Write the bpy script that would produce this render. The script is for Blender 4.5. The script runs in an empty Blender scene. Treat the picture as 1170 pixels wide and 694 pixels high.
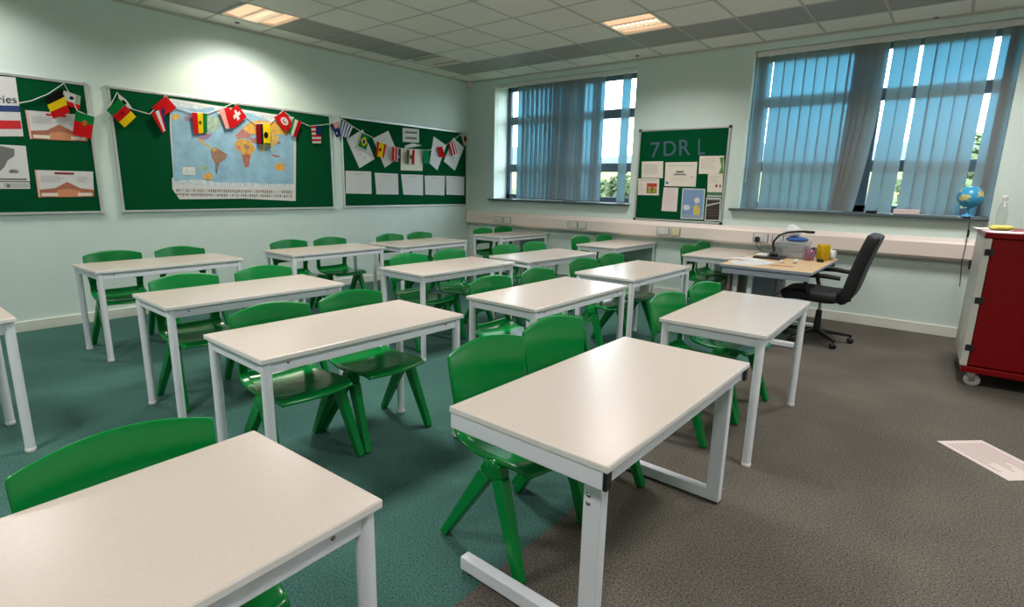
import bpy, bmesh, math, random
from mathutils import Vector, Matrix
random.seed(7)
R = math.radians
SC = bpy.context.scene
COL = SC.collection

# ------------------------------------------------------------------ camera (solved from the table tops, boards and skirting)
CAM_H, FPX = 1.3896, 619.95
CR = Vector((0.77951101, 0.6260456, 0.02072409))
CU = Vector((-0.14741707, 0.15119742, 0.97744951))
CF = Vector((-0.60879453, 0.76498774, -0.21014986))
XL, YB, ZC = -6.470, 6.900, 3.050          # left wall, window wall, ceiling
XR, YN = 2.700, -1.900                     # unseen right and near walls
cam_d = bpy.data.cameras.new('camera'); cam = bpy.data.objects.new('camera', cam_d); COL.objects.link(cam)
m = Matrix((CR, CU, -CF)).transposed().to_4x4(); m.translation = (0, 0, CAM_H); cam.matrix_world = m
cam_d.sensor_width = 36; cam_d.lens = FPX / 1170 * 36; cam_d.clip_start = .02; cam_d.clip_end = 900
SC.camera = cam

def on(px, ax, val):
    d = CF + CR * ((px[0] - 585) / FPX) + CU * ((347 - px[1]) / FPX)
    o = Vector((0, 0, CAM_H)); return o + d * ((val - o[ax]) / d[ax])
def atL(px, off=0): return on(px, 0, XL + off)
def atB(px, off=0): return on(px, 1, YB - off)
def zc(x0, y0, s): return lambda *q: [(x0 + x / s, y0 + y / s) for x, y in q]

# ------------------------------------------------------------------ materials
MATS = {}
def lin(c): return tuple(((v / 255) / 12.92 if v / 255 <= .04045 else ((v / 255 + .055) / 1.055) ** 2.4) for v in c)
def nodes(name):
    mt = bpy.data.materials.new(name); mt.use_nodes = True
    nt = mt.node_tree; return mt, nt, nt.nodes['Principled BSDF']
def mat(name, c, rough=.5, metal=0, spec=.5, noise=0, scale=40, bump=0, coat=0):
    if name in MATS: return MATS[name]
    mt, nt, b = nodes(name); col = lin(c)
    b.inputs['Base Color'].default_value = (*col, 1); b.inputs['Roughness'].default_value = rough
    b.inputs['Metallic'].default_value = metal; b.inputs['Specular IOR Level'].default_value = spec
    b.inputs['Coat Weight'].default_value = coat; b.inputs['Coat Roughness'].default_value = .1
    if noise or bump:
        tc = nt.nodes.new('ShaderNodeTexCoord'); n = nt.nodes.new('ShaderNodeTexNoise')
        n.inputs['Scale'].default_value = scale; n.inputs['Detail'].default_value = 5
        nt.links.new(tc.outputs['Object'], n.inputs['Vector'])
        if noise:
            rp = nt.nodes.new('ShaderNodeValToRGB')
            rp.color_ramp.elements[0].position = .3; rp.color_ramp.elements[1].position = .7
            rp.color_ramp.elements[0].color = (*[v * (1 - noise) for v in col], 1)
            rp.color_ramp.elements[1].color = (*[min(1, v * (1 + noise)) for v in col], 1)
            nt.links.new(n.outputs['Fac'], rp.inputs['Fac']); nt.links.new(rp.outputs['Color'], b.inputs['Base Color'])
        if bump:
            bp = nt.nodes.new('ShaderNodeBump'); bp.inputs['Strength'].default_value = bump; bp.inputs['Distance'].default_value = .002
            nt.links.new(n.outputs['Fac'], bp.inputs['Height']); nt.links.new(bp.outputs['Normal'], b.inputs['Normal'])
    MATS[name] = mt; return mt
def emis(name, c, s):
    if name in MATS: return MATS[name]
    mt, nt, b = nodes(name)
    b.inputs['Base Color'].default_value = (*lin(c), 1)
    b.inputs['Emission Color'].default_value = (*lin(c), 1); b.inputs['Emission Strength'].default_value = s
    MATS[name] = mt; return mt
def glass(name, tint=(1, 1, 1), gloss=.07, opacity=0, c=(255, 255, 255)):
    if name in MATS: return MATS[name]
    mt, nt, b = nodes(name); out = nt.nodes['Material Output']
    t = nt.nodes.new('ShaderNodeBsdfTransparent'); t.inputs['Color'].default_value = (*tint, 1)
    g = nt.nodes.new('ShaderNodeBsdfGlossy'); g.inputs['Roughness'].default_value = .05
    mx = nt.nodes.new('ShaderNodeMixShader'); mx.inputs[0].default_value = gloss
    nt.links.new(t.outputs[0], mx.inputs[1]); nt.links.new(g.outputs[0], mx.inputs[2]); last = mx
    if opacity:
        d = nt.nodes.new('ShaderNodeBsdfDiffuse'); d.inputs['Color'].default_value = (*lin(c), 1)
        m2 = nt.nodes.new('ShaderNodeMixShader'); m2.inputs[0].default_value = opacity
        nt.links.new(mx.outputs[0], m2.inputs[1]); nt.links.new(d.outputs[0], m2.inputs[2]); last = m2
    nt.links.new(last.outputs[0], out.inputs['Surface'])
    MATS[name] = mt; return mt
def cloth(name, c, trans, tc, fwd=0, fc_=(255, 255, 255)):      # woven fabric that lets some daylight through
    if name in MATS: return MATS[name]
    mt, nt, b = nodes(name); out = nt.nodes['Material Output']
    d = nt.nodes.new('ShaderNodeBsdfDiffuse'); d.inputs['Color'].default_value = (*lin(c), 1)
    t = nt.nodes.new('ShaderNodeBsdfTranslucent'); t.inputs['Color'].default_value = (*lin(tc), 1)
    mx = nt.nodes.new('ShaderNodeMixShader'); mx.inputs[0].default_value = trans
    nt.links.new(d.outputs[0], mx.inputs[1]); nt.links.new(t.outputs[0], mx.inputs[2]); last = mx
    if fwd:      # loosely woven: part of the light goes through scattered only forward
        g = nt.nodes.new('ShaderNodeBsdfRefraction'); g.inputs['IOR'].default_value = 1.12; g.inputs['Roughness'].default_value = .72; g.inputs['Color'].default_value = (*lin(fc_), 1)
        m2 = nt.nodes.new('ShaderNodeMixShader'); m2.inputs[0].default_value = fwd
        nt.links.new(mx.outputs[0], m2.inputs[1]); nt.links.new(g.outputs[0], m2.inputs[2]); last = m2
    nt.links.new(last.outputs[0], out.inputs['Surface'])
    MATS[name] = mt; return mt

WALL = mat('painted_wall', (207, 223, 217), .6, noise=.02, scale=3, bump=.05)
CREAM = mat('cream_paint', (230, 217, 208), .45)
SKIRT = mat('skirting_paint', (222, 223, 212), .4)
TILE = mat('mineral_tile', (232, 229, 220), .9, noise=.06, scale=90)
DARKT = mat('perforated_panel', (158, 156, 152), .6, noise=.12, scale=260)
GRID = mat('ceiling_grid', (186, 184, 176), .5)
TOP = mat('laminate_top', (194, 183, 173), .26, noise=.035, scale=160, spec=.5)
EDGE = mat('table_edging', (220, 217, 214), .35)
STEEL = mat('white_coated_steel', (220, 223, 230), .33)
GREEN = mat('green_plastic', (0, 124, 52), .2, spec=.4)
BLACK = mat('black_plastic', (24, 24, 26), .4)
BLKFAB = mat('black_upholstery', (24, 24, 27), .6, bump=.2, scale=300)
CHROME = mat('bright_metal', (190, 192, 195), .25, metal=1)
ALU = mat('aluminium_frame', (196, 200, 200), .35, metal=.6)
FELT = mat('green_felt', (0, 74, 42), .95, noise=.06, scale=250, spec=.1)
RED = mat('red_enamel', (118, 0, 4), .35, spec=.25)
GREYDOOR = mat('grey_laminate', (190, 190, 182), .4)
PAPER = mat('paper_white', (208, 208, 208), .8)
PAPERC = mat('paper_cream', (222, 214, 200), .8)
WOOD = mat('beech_laminate', (205, 175, 134), .35, noise=.05, scale=12)
WOODD = mat('brown_panel', (126, 110, 92), .5)
GREYBLUE = mat('grey_blue_steel', (148, 156, 170), .45)
FRAMEC = mat('window_frame_grey', (84, 104, 124), .4)
SILL = mat('sill_grey_green', (74, 90, 92), .3)
CORD = mat('white_cord', (225, 222, 215), .7)
SLAT = cloth('blind_fabric', (156, 156, 148), .3, (80, 134, 154), .2, (58, 118, 142))
GLASS = glass('window_glass')
INK = mat('printed_grey', (120, 120, 124), .8)
def rgb(c): return mat('print_%02x%02x%02x' % c, c, .75)

# carpet: teal to the left, brown-grey to the right, one seam line parallel to the left wall
def carpet():
    mt, nt, b = nodes('carpet'); N, L = nt.nodes.new, nt.links.new
    tc = N('ShaderNodeTexCoord'); sx = N('ShaderNodeSeparateXYZ'); L(tc.outputs['Object'], sx.inputs[0])
    nz = N('ShaderNodeTexNoise'); nz.inputs['Scale'].default_value = 130; nz.inputs['Detail'].default_value = 3; L(tc.outputs['Object'], nz.inputs['Vector'])
    big = N('ShaderNodeTexNoise'); big.inputs['Scale'].default_value = 1.6; big.inputs['Detail'].default_value = 4; L(tc.outputs['Object'], big.inputs['Vector'])
    def ramp(src, a, c, p0=.3, p1=.7):
        r = N('ShaderNodeValToRGB'); e = r.color_ramp.elements
        e[0].position, e[1].position = p0, p1; e[0].color = (*lin(a), 1); e[1].color = (*lin(c), 1); L(src, r.inputs['Fac']); return r.outputs['Color']
    teal = ramp(nz.outputs['Fac'], (42, 79, 73), (82, 120, 112)); brown = ramp(nz.outputs['Fac'], (70, 67, 61), (116, 110, 101), .35, .65)
    gt = N('ShaderNodeMath'); gt.operation = 'GREATER_THAN'; L(sx.outputs['X'], gt.inputs[0]); gt.inputs[1].default_value = -1.12
    mx = N('ShaderNodeMix'); mx.data_type = 'RGBA'; L(gt.outputs[0], mx.inputs[0]); L(teal, mx.inputs[6]); L(brown, mx.inputs[7])
    m2 = N('ShaderNodeMix'); m2.data_type = 'RGBA'; m2.blend_type = 'MULTIPLY'; m2.inputs[0].default_value = .5
    L(mx.outputs[2], m2.inputs[6]); L(ramp(big.outputs['Fac'], (200, 200, 205), (255, 255, 255), .35, .65), m2.inputs[7])
    L(m2.outputs[2], b.inputs['Base Color']); b.inputs['Roughness'].default_value = .95; b.inputs['Specular IOR Level'].default_value = .1
    bp = N('ShaderNodeBump'); bp.inputs['Strength'].default_value = .5; bp.inputs['Distance'].default_value = .004
    L(nz.outputs['Fac'], bp.inputs['Height']); L(bp.outputs['Normal'], b.inputs['Normal']); return mt
CARPET = carpet()

# ------------------------------------------------------------------ mesh builder
class MB:
    def __init__(s): s.v, s.f, s.m, s.sm, s.mats = [], [], [], [], []
    def mi(s, m):
        if m not in s.mats: s.mats.append(m)
        return s.mats.index(m)
    def add(s, vs, fs, m, smooth=False):
        o = len(s.v); s.v += [tuple(v) for v in vs]; i = s.mi(m)
        for f in fs: s.f.append([o + k for k in f]); s.m.append(i); s.sm.append(smooth)
        return s
    def box(s, a, b, m, M=None):
        (x0, y0, z0), (x1, y1, z1) = a, b
        v = [Vector(q) for q in ((x0, y0, z0), (x1, y0, z0), (x1, y1, z0), (x0, y1, z0), (x0, y0, z1), (x1, y0, z1), (x1, y1, z1), (x0, y1, z1))]
        if M: v = [M @ q for q in v]
        return s.add(v, [(3, 2, 1, 0), (4, 5, 6, 7), (0, 1, 5, 4), (1, 2, 6, 5), (2, 3, 7, 6), (3, 0, 4, 7)], m)
    def beam(s, p, q, w0, d0, w1, d1, m, side=(0, 1, 0)):     # tapered bar of rectangular section
        p, q = Vector(p), Vector(q); ax = (q - p).normalized(); sd = Vector(side); sd = (sd - ax * sd.dot(ax)).normalized(); up = ax.cross(sd)
        vs = []
        for c, w, d in ((p, w0, d0), (q, w1, d1)):
            vs += [c + up * (i * w / 2) + sd * (j * d / 2) for i, j in ((-1, -1), (1, -1), (1, 1), (-1, 1))]
        return s.add(vs, [(3, 2, 1, 0), (4, 5, 6, 7), (0, 1, 5, 4), (1, 2, 6, 5), (2, 3, 7, 6), (3, 0, 4, 7)], m)
    def tube(s, pts, r, m, n=12, caps=True):
        pts = [Vector(p) for p in pts]; rs = r if isinstance(r, (list, tuple)) else [r] * len(pts); vs, fs = [], []; ref = None
        for i, p in enumerate(pts):
            t = (pts[min(i + 1, len(pts) - 1)] - pts[max(i - 1, 0)]).normalized()
            if ref is None: ref = t.orthogonal().normalized()
            ref = (ref - t * ref.dot(t)).normalized(); o = t.cross(ref)
            vs += [p + (ref * math.cos(2 * math.pi * k / n) + o * math.sin(2 * math.pi * k / n)) * rs[i] for k in range(n)]
        for i in range(len(pts) - 1):
            for k in range(n):
                a, b = i * n + k, i * n + (k + 1) % n; fs.append((a, b, b + n, a + n))
        s.add(vs, fs, m, True)
        if caps:
            s.add(vs[:n], [tuple(reversed(range(n)))], m); s.add(vs[-n:], [tuple(range(n))], m)
        return s
    def lathe(s, prof, m, n=24, c=(0, 0, 0), M=None):
        vs, fs = [], []; c = Vector(c)
        for r, z in prof:
            vs += [Vector((r * math.cos(2 * math.pi * k / n), r * math.sin(2 * math.pi * k / n), z)) + c for k in range(n)]
        if M: vs = [M @ v for v in vs]
        for i in range(len(prof) - 1):
            for k in range(n):
                a, b = i * n + k, i * n + (k + 1) % n; fs.append((a, b, b + n, a + n))
        return s.add(vs, fs, m, True)
    def quad(s, q, m): return s.add(q, [(0, 1, 2, 3)], m)
    def build(s, name, parent=None, bevel=0, seg=2, smooth=None, **kw):
        me = bpy.data.meshes.new(name); me.from_pydata(s.v, [], s.f)
        for mt in s.mats: me.materials.append(mt)
        me.polygons.foreach_set('material_index', s.m); me.polygons.foreach_set('use_smooth', s.sm); me.update()
        o = bpy.data.objects.new(name, me); COL.objects.link(o)
        if parent: o.parent = parent
        if bevel:
            b = o.modifiers.new('bevel', 'BEVEL'); b.width = bevel; b.segments = seg; b.limit_method = 'ANGLE'; b.angle_limit = R(40); b.harden_normals = False
        for k, v in kw.items(): o[k] = v
        return o

def thing(name, label, cat, loc=(0, 0, 0), rz=0, group=None):
    o = bpy.data.objects.new(name, None); COL.objects.link(o); o.location = loc; o.rotation_euler = (0, 0, rz); o.empty_display_size = .1
    o['label'] = label; o['category'] = cat
    if group: o['group'] = group
    return o
def tag(o, label, cat, group=None):
    o['label'] = label; o['category'] = cat
    if group: o['group'] = group
    return o
def struct(o): o['kind'] = 'structure'; return o
def dup(root, label, loc, rz=0, drop=()):
    r = root.copy(); COL.objects.link(r); r.location = loc; r.rotation_euler = (0, 0, rz); r['label'] = label
    for ch in root.children:
        if ch.name.split('.')[0] in drop: continue
        c = ch.copy(); COL.objects.link(c); c.parent = r
        for g in ch.children:
            d = g.copy(); COL.objects.link(d); d.parent = c
    return r

# ------------------------------------------------------------------ the room
struct(MB().box((XL - .2, YN - .2, -.1), (XR + .2, YB + .45, 0), CARPET).build('floor'))
struct(MB().box((XL - .2, YN - .2, 0), (XL, YB + .42, 3.3), WALL).build('wall_left'))
struct(MB().box((XR, YN - .2, 0), (XR + .2, YB + .42, 3.3), WALL).build('wall_right'))
struct(MB().box((XL, YN - .2, 0), (XR, YN, 3.3), WALL).build('wall_near'))
W1 = (-5.925, -3.485); W2 = (-2.025, .275); W_ADDED = (.85, 2.55); ZS, ZT = 1.195, 2.962; YO = YB + .42  # rightmost opening is added out of view to let in more daylight
w = MB()
w.box((XL, YB, 0), (XR, YO, ZS), WALL); w.box((XL, YB, ZT), (XR, YO, 3.3), WALL)
for a, b in ((XL, W1[0]), (W1[1], W2[0]), (W2[1], W_ADDED[0]), (W_ADDED[1], XR)): w.box((a, YB, ZS), (b, YO, ZT), WALL)
struct(w.build('wall_window'))
struct(MB().box((XL, YN, 0), (XL + .018, YB, .098), SKIRT).build('baseboard_left', bevel=.004))
struct(MB().box((XL, YB - .018, 0), (XR, YB, .105), SKIRT).build('baseboard_window', bevel=.004))
# dado trunking along the window wall
prof = [(0, .985), (.03, .985), (.088, .955), (.1, .935), (.1, .80), (.085, .775), (0, .77)]
n = len(prof); t = MB()
vs = [(x, YB - d, z) for x in (XL + .02, XR) for d, z in prof]
t.add(vs, [(i, (i + 1) % n, n + (i + 1) % n, n + i) for i in range(n)] + [tuple(range(n))[::-1], tuple(range(n, 2 * n))], CREAM)
struct(t.build('trim_1', bevel=.004))
# thin shadow-gap angle where the ceiling meets the walls
t = MB(); t.box((XL, YN, ZC - .022), (XL + .02, YB, ZC), GRID); t.box((XL, YB - .02, ZC - .022), (XR, YB, ZC), GRID)
struct(t.build('trim_2'))
# ceiling of lay-in tiles: x lines and y lines every 0.6 m
GX = [XL, -6.13] + [-6.13 + .6 * i for i in range(1, 15)] + [XR]
GY = [YN, -1.45] + [-1.45 + .606 * i for i in range(1, 14)] + [YB]
LIT = {(-5.83, 3.07): 1, (-2.83, 5.57): 1, (-5.83, 5.57): 0, (-5.83, .65): 1, (-2.83, 2.54): 1, (-2.83, -.5): 1, (.17, 5.57): 1, (.17, 2.54): 1, (.17, -.5): 1, (2.0, 2.54): 1}  # first three fittings belong here; the rest are added out of view for light
def cell(v, G): return max(i for i in range(len(G) - 1) if G[i] <= v)
LCELL = {(cell(x, GX), cell(y, GY)): on_ for (x, y), on_ in LIT.items()}
c = MB()
for i in range(len(GX) - 1):
    for j in range(len(GY) - 1):
        if (i, j) in LCELL: continue
        x0, x1, y0, y1 = GX[i], GX[i + 1], GY[j], GY[j + 1]
        dark = (i == 1 and y1 < 6.5) or (j == len(GY) - 3 and i >= 1)
        g = .011
        c.box((x0 + g, y0 + g, ZC + (.0 if not dark else .004)), (x1 - g, y1 - g, ZC + .03), DARKT if dark else TILE)
for x in GX: c.box((x - .012, YN, ZC - .002), (x + .012, YB, ZC + .02), GRID)
for y in GY: c.box((XL, y - .012, ZC - .002), (XR, y + .012, ZC + .02), GRID)
for y in GY[1:-2]: c.box((GX[1] + .012, y - .013, ZC - .003), (GX[2] - .012, y + .013, ZC + .004), DARKT)
c.box((XL, YN, ZC + .2), (XR, YB, ZC + .22), TILE)
struct(c.build('ceiling'))

# recessed light fittings with a louvred middle
LOUV = mat('louvre_white', (235, 230, 220), .35)
DIFF = emis('lit_diffuser', (255, 208, 168), .75)
REFL = emis('lit_reflector', (255, 236, 212), 1.3)
TUBE = emis('lit_lamp', (255, 236, 214), 3.5)
OFFD = mat('unlit_diffuser', (168, 170, 162), .6)
llab = {(-5.83, 3.07): 'lit square ceiling light close to the left wall, above the world map',
        (-2.83, 5.57): 'lit square ceiling light in front of the dark panels, between the two windows',
        (-5.83, 5.57): 'unlit square ceiling light in the far left corner of the ceiling'}
for (lx, ly), lit in LIT.items():
    i, j = cell(lx, GX), cell(ly, GY); x0, x1, y0, y1 = GX[i] + .014, GX[i + 1] - .014, GY[j] + .014, GY[j + 1] - .014
    cx, cy, hx, hy = (x0 + x1) / 2, (y0 + y1) / 2, (x1 - x0) / 2, (y1 - y0) / 2
    r = thing('ceiling_light', llab.get((lx, ly), 'added square ceiling light out of view, lit to brighten the room'), 'ceiling light', (cx, cy, ZC), group='recessed ceiling lights')
    f = MB()
    for a, b in (((-hx, -hy, 0), (hx, -hy + .018, .05)), ((-hx, hy - .018, 0), (hx, hy, .05)), ((-hx, -hy, 0), (-hx + .018, hy, .05)), ((hx - .018, -hy, 0), (hx, hy, .05))): f.box(a, b, LOUV)
    f.box((-hx, -hy, .05), (hx, hy, .06), LOUV); f.build('frame', r, bevel=.002)
    for s_ in (-1, 1):
        ya, yb = sorted((s_ * .1, s_ * (hy - .018)))
        MB().add([(-hx + .02, ya, .012 if s_ > 0 else .03), (hx - .02, ya, .012 if s_ > 0 else .03), (hx - .02, yb, .03 if s_ > 0 else .012), (-hx + .02, yb, .03 if s_ > 0 else .012)], [(3, 2, 1, 0)], DIFF if lit else OFFD).build('diffuser', r)
    lv = MB()
    for s_ in (-1, 1): lv.box((-hx + .02, s_ * .095 - .004, -.004), (hx - .02, s_ * .095 + .004, .03), LOUV)
    for k in range(11):
        xx = -hx + .03 + k * (2 * hx - .06) / 10; lv.box((xx - .002, -.095, -.002), (xx + .002, .095, .026), LOUV)
    lv.build('louvre', r)
    MB().add([(-hx + .02, -.095, .03), (hx - .02, -.095, .03), (hx - .02, .095, .03), (-hx + .02, .095, .03)], [(3, 2, 1, 0)], REFL if lit else OFFD).build('reflector', r)
    MB().tube([(-hx + .03, 0, .02), (hx - .03, 0, .02)], .007, TUBE if lit else OFFD, n=8).build('lamp_tube', r)
for q, lb in (((728, 63.5), 'small round fixing on the edge ceiling tile left of the right-hand window'), ((1070, 20), 'small round fixing on the edge ceiling tile above the right-hand window'), ((271, 25.6), 'small round fixing on the edge ceiling tile beside the left wall light')):
    p = on(q, 2, ZC)
    tag(MB().lathe([(0, -.012), (.018, -.012), (.026, -.004), (.026, 0), (0, 0)], INK, 16, (p.x, p.y, ZC)).build('ceiling_fixing'), lb, 'ceiling fixing', 'ceiling fixings')

# ------------------------------------------------------------------ windows, blinds
def window(name, x0, x1):
    y0, y1 = YB + .33, YB + .39; f = MB(); z0, z1 = ZS, ZT; mid = (x0 + x1) / 2
    f.box((x0, y0, z0), (x0 + .075, y1, z1), FRAMEC); f.box((x1 - .075, y0, z0), (x1, y1, z1), FRAMEC)
    f.box((x0, y0, z0), (x1, y1, z0 + .08), FRAMEC); f.box((x0, y0, z1 - .07), (x1, y1, z1), FRAMEC)
    f.box((mid - .1, y0, z0), (mid + .1, y1, z1), FRAMEC)
    for z in (1.695, 2.44): f.box((x0, y0 + .002, z - .062), (x1, y1 - .002, z + .062), FRAMEC)
    o = struct(f.build(name, bevel=.006))
    for a, b in ((x0 + .07, mid - .09), (mid + .09, x1 - .07)):
        for c0, c1 in ((z0 + .07, 1.64), (1.75, 2.385), (2.495, z1 - .06)):
            MB().box((a, y0 + .026, c0), (b, y0 + .034, c1), GLASS).build('pane', o)
    MB().box((x0 - (.07 if x0 < -3 else .1 if x0 < 0 else .04), YB - .075, ZS - .03), (x1 + .02 if x0 < -3 else x1, YB, ZS), SILL).build('window_sill', o, bevel=.006)
    MB().box((x0, YB, ZS - .001), (x1, YB + .33, ZS + .004), SILL).build('window_board', o)
    return o
window('window_1', *W1); window('window_2', *W2); window('added_window', *W_ADDED)  # last window is an addition out of view, for cool daylight inside

def slat(mb_name, parent, xc, ang, zt, zb, ang2=None, dx=0, wid=.119):
    ang2 = ang if ang2 is None else ang2; b = MB(); vs = []; nz, nu = 14, 5
    for k in range(nz + 1):
        f = k / nz; a = R(ang + (ang2 - ang) * f); x = xc + dx * f * f
        for j in range(nu):
            u = (j / (nu - 1) - .5) * wid; h = .006 * (1 - (2 * u / wid) ** 2)
            vs.append((x + u * math.cos(a) + h * math.sin(a), YB + .09 + u * math.sin(a) - h * math.cos(a), zt + (zb - zt) * f))
    fs = [(k * nu + j, k * nu + j + 1, (k + 1) * nu + j + 1, (k + 1) * nu + j) for k in range(nz) for j in range(nu - 1)]
    b.add(vs, fs, SLAT, True); return b.build(mb_name, parent)
def blind(label, x0, x1, slats, zt, zb):
    r = thing('vertical_blind', label, 'blind', ((x0 + x1) / 2, YB + .075, zt), group='vertical blinds in the windows')
    inv = Matrix.Translation((-(x0 + x1) / 2, -YB - .075, -zt))
    parts = [MB().box((x0 + .01, YB + .05, zt), (x1 - .01, YB + .1, zt + .052), EDGE).build('headrail', r, bevel=.004)]
    for a in slats: parts.append(slat('slat', r, a[0], a[1], zt + .004, zb, *(a[2:])))
    ch = MB(); ch.tube([(x0 + .03, YB + .05, zt + .01), (x0 + .03, YB + .05, 1.5)], .0025, CORD, n=6); parts.append(ch.build('chain', r))
    for o in parts: o.data.transform(inv)
    return r
s1 = [(x, 38 + 14 * math.sin(k * 1.7)) for k, x in enumerate((-5.45, -5.37, -5.29, -5.2, -5.115, -5.03, -4.95, -4.87, -4.8, -4.73, -4.66, -4.59, -4.52, -4.45, -4.38, -4.32))]
s1 += [(-4.2, 24), (-4.12, 34), (-4.06, 24), (-3.665, 14)]
blind('grey-blue vertical blind half drawn across the left-hand window in the far corner', *W1, s1, 2.905, 1.215)
s2 = [(-1.975, 22), (-1.90, 30)] + [(x, 17 + 4 * math.sin(k * 2.1)) for k, x in enumerate((-1.772, -1.665, -1.558, -1.452, -1.345, -1.238, -1.132, -1.035))]
s2 += [(-.985, 24, 24, -.03), (-.93, 26, 26, -.06), (-.87, 22, 22, -.09), (-.80, 16, 18, -.115), (-.655, 14, 16, -.035), (-.55, 18, 18, -.02), (-.405, 14), (-.305, 17), (-.20, 16, 20, -.005), (-.095, 17, 22, 0), (.01, 14, 20, -.02), (.17, 14, 24, -.02), (.225, 26)]
blind('grey-blue vertical blind closed across the wide right-hand window above the teacher\'s desk', *W2, s2, 2.905, 1.205)

# ------------------------------------------------------------------ notice boards
def board(label, plane, a0, a1, z0, z1):
    def P(a, z, d): return (XL + d, a, z) if plane == 'L' else (a, YB - d, z)
    r = thing('notice_board', label, 'notice board', P((a0 + a1) / 2, (z0 + z1) / 2, 0))
    inv = Matrix.Translation(-r.location)
    def bx(mb, a, b, c, d, e, f, mt):
        p, q = P(a, c, e), P(b, d, f); mb.box([min(i, j) for i, j in zip(p, q)], [max(i, j) for i, j in zip(p, q)], mt)
    f = MB(); bx(f, a0 + .01, a1 - .01, z0 + .01, z1 - .01, 0, .014, FELT); o = [f.build('felt_panel', r)]
    f = MB(); t = .024
    bx(f, a0, a1, z0, z0 + t, 0, .022, ALU); bx(f, a0, a1, z1 - t, z1, 0, .022, ALU); bx(f, a0, a0 + t, z0, z1, 0, .022, ALU); bx(f, a1 - t, a1, z0, z1, 0, .022, ALU)
    o.append(f.build('frame', r, bevel=.003))
    for aa in (a0, a1):
        for zz in (z0, z1):
            f = MB(); s = .016; ca = aa + (s if aa == a0 else -s) * .6; cz = zz + (s if zz == z0 else -s) * .6
            bx(f, ca - s, ca + s, cz - s, cz + s, 0, .025, ALU if plane == 'L' else BLACK); o.append(f.build('corner_cap', r, bevel=.003))
    for q in o: q.data.transform(inv)
    return r
board('large green felt board holding the wide world map on the left wall', 'L', 1.844, 4.263, 1.057, 2.253)
board('green felt board cropped by the left edge of the photo, information sheets pinned on it', 'L', -.73, 1.690, 1.055, 2.25)
board('green felt board with a row of five papers, nearest the far left corner', 'L', 4.406, 6.818, 1.066, 2.256)
board('square green felt board between the two windows, purple letters across its top', 'B', -3.385, -2.206, .992, 2.158)

def bil(q, u, v): return (q[0] * (1 - u) + q[1] * u) * (1 - v) + (q[3] * (1 - u) + q[2] * u) * v
def sheet(name, label, cat, px, plane, off, base, prints=(), group=None, th=.0012, d=.0005):
    at = atL if plane == 'L' else atB; nrm = Vector((1, 0, 0)) if plane == 'L' else Vector((0, -1, 0))
    q = [at(p, off) for p in px]; b = MB(); bk = [v - nrm * th for v in q]
    b.add(q + bk, [(3, 2, 1, 0), (4, 5, 6, 7), (0, 1, 5, 4), (1, 2, 6, 5), (2, 3, 7, 6), (3, 0, 4, 7)], base)
    for k, pr in enumerate(prints):
        if len(pr) == 5: u0, v0, u1, v1, mt = pr; pts = ((u0, v0), (u1, v0), (u1, v1), (u0, v1))
        else: pts, mt = pr
        b.add([bil(q, u, v) + nrm * (d + k * .00002) for u, v in pts], [tuple(reversed(range(len(pts))))], mt)
    o = b.build(name); tag(o, label, cat, group); return o
def lines(u0, v0, u1, v1, n, mt=None, fill=.45):
    out = []; h = (v1 - v0) / n
    for k in range(n): out.append((u0, v0 + k * h, u0 + (u1 - u0) * random.uniform(.6, 1), v0 + k * h + h * fill, mt or INK))
    return out
def disc(u, v, r, mt, asp=1, n=14): return ([(u + r * math.cos(2 * math.pi * k / n), v + asp * r * math.sin(2 * math.pi * k / n)) for k in range(n)], mt)

def text_mesh(name, body, size, mt, M, parent=None, ext=.001, bold=0):
    cu = bpy.data.curves.new(name, 'FONT'); cu.body = body; cu.size = size; cu.extrude = ext; cu.offset = bold
    ob = bpy.data.objects.new(name, cu); COL.objects.link(ob); dg = bpy.context.evaluated_depsgraph_get()
    me = bpy.data.meshes.new_from_object(ob.evaluated_get(dg)); bpy.data.objects.remove(ob); bpy.data.curves.remove(cu)
    me.name = name; me.materials.clear(); me.materials.append(mt); me.transform(M)
    o = bpy.data.objects.new(name, me); COL.objects.link(o)
    if parent: o.parent = parent
    return o
def fit(me, target):        # stretch flat lettering (xy) onto a wall rectangle: target maps (u, v) in 0..1 to a point
    xs = [v.co.x for v in me.vertices]; ys = [v.co.y for v in me.vertices]; x0, x1, y0, y1 = min(xs), max(xs), min(ys), max(ys)
    for v in me.vertices: v.co = target((v.co.x - x0) / (x1 - x0), (v.co.y - y0) / (y1 - y0), v.co.z)

PALE = rgb((202, 202, 206))
BLUE, NAVY, REDP, YEL, GRN, DGRN = rgb((64, 96, 160)), rgb((34, 56, 116)), rgb((200, 30, 38)), rgb((240, 200, 30)), rgb((30, 120, 60)), rgb((20, 92, 60))
ORNG, BRN, BLK, DRED, WHT, PINK, LGREY, MGREY = rgb((206, 136, 98)), rgb((166, 100, 76)), rgb((26, 26, 26)), rgb((130, 22, 34)), rgb((232, 232, 230)), rgb((236, 170, 160)), rgb((176, 176, 178)), rgb((110, 110, 112))

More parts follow.
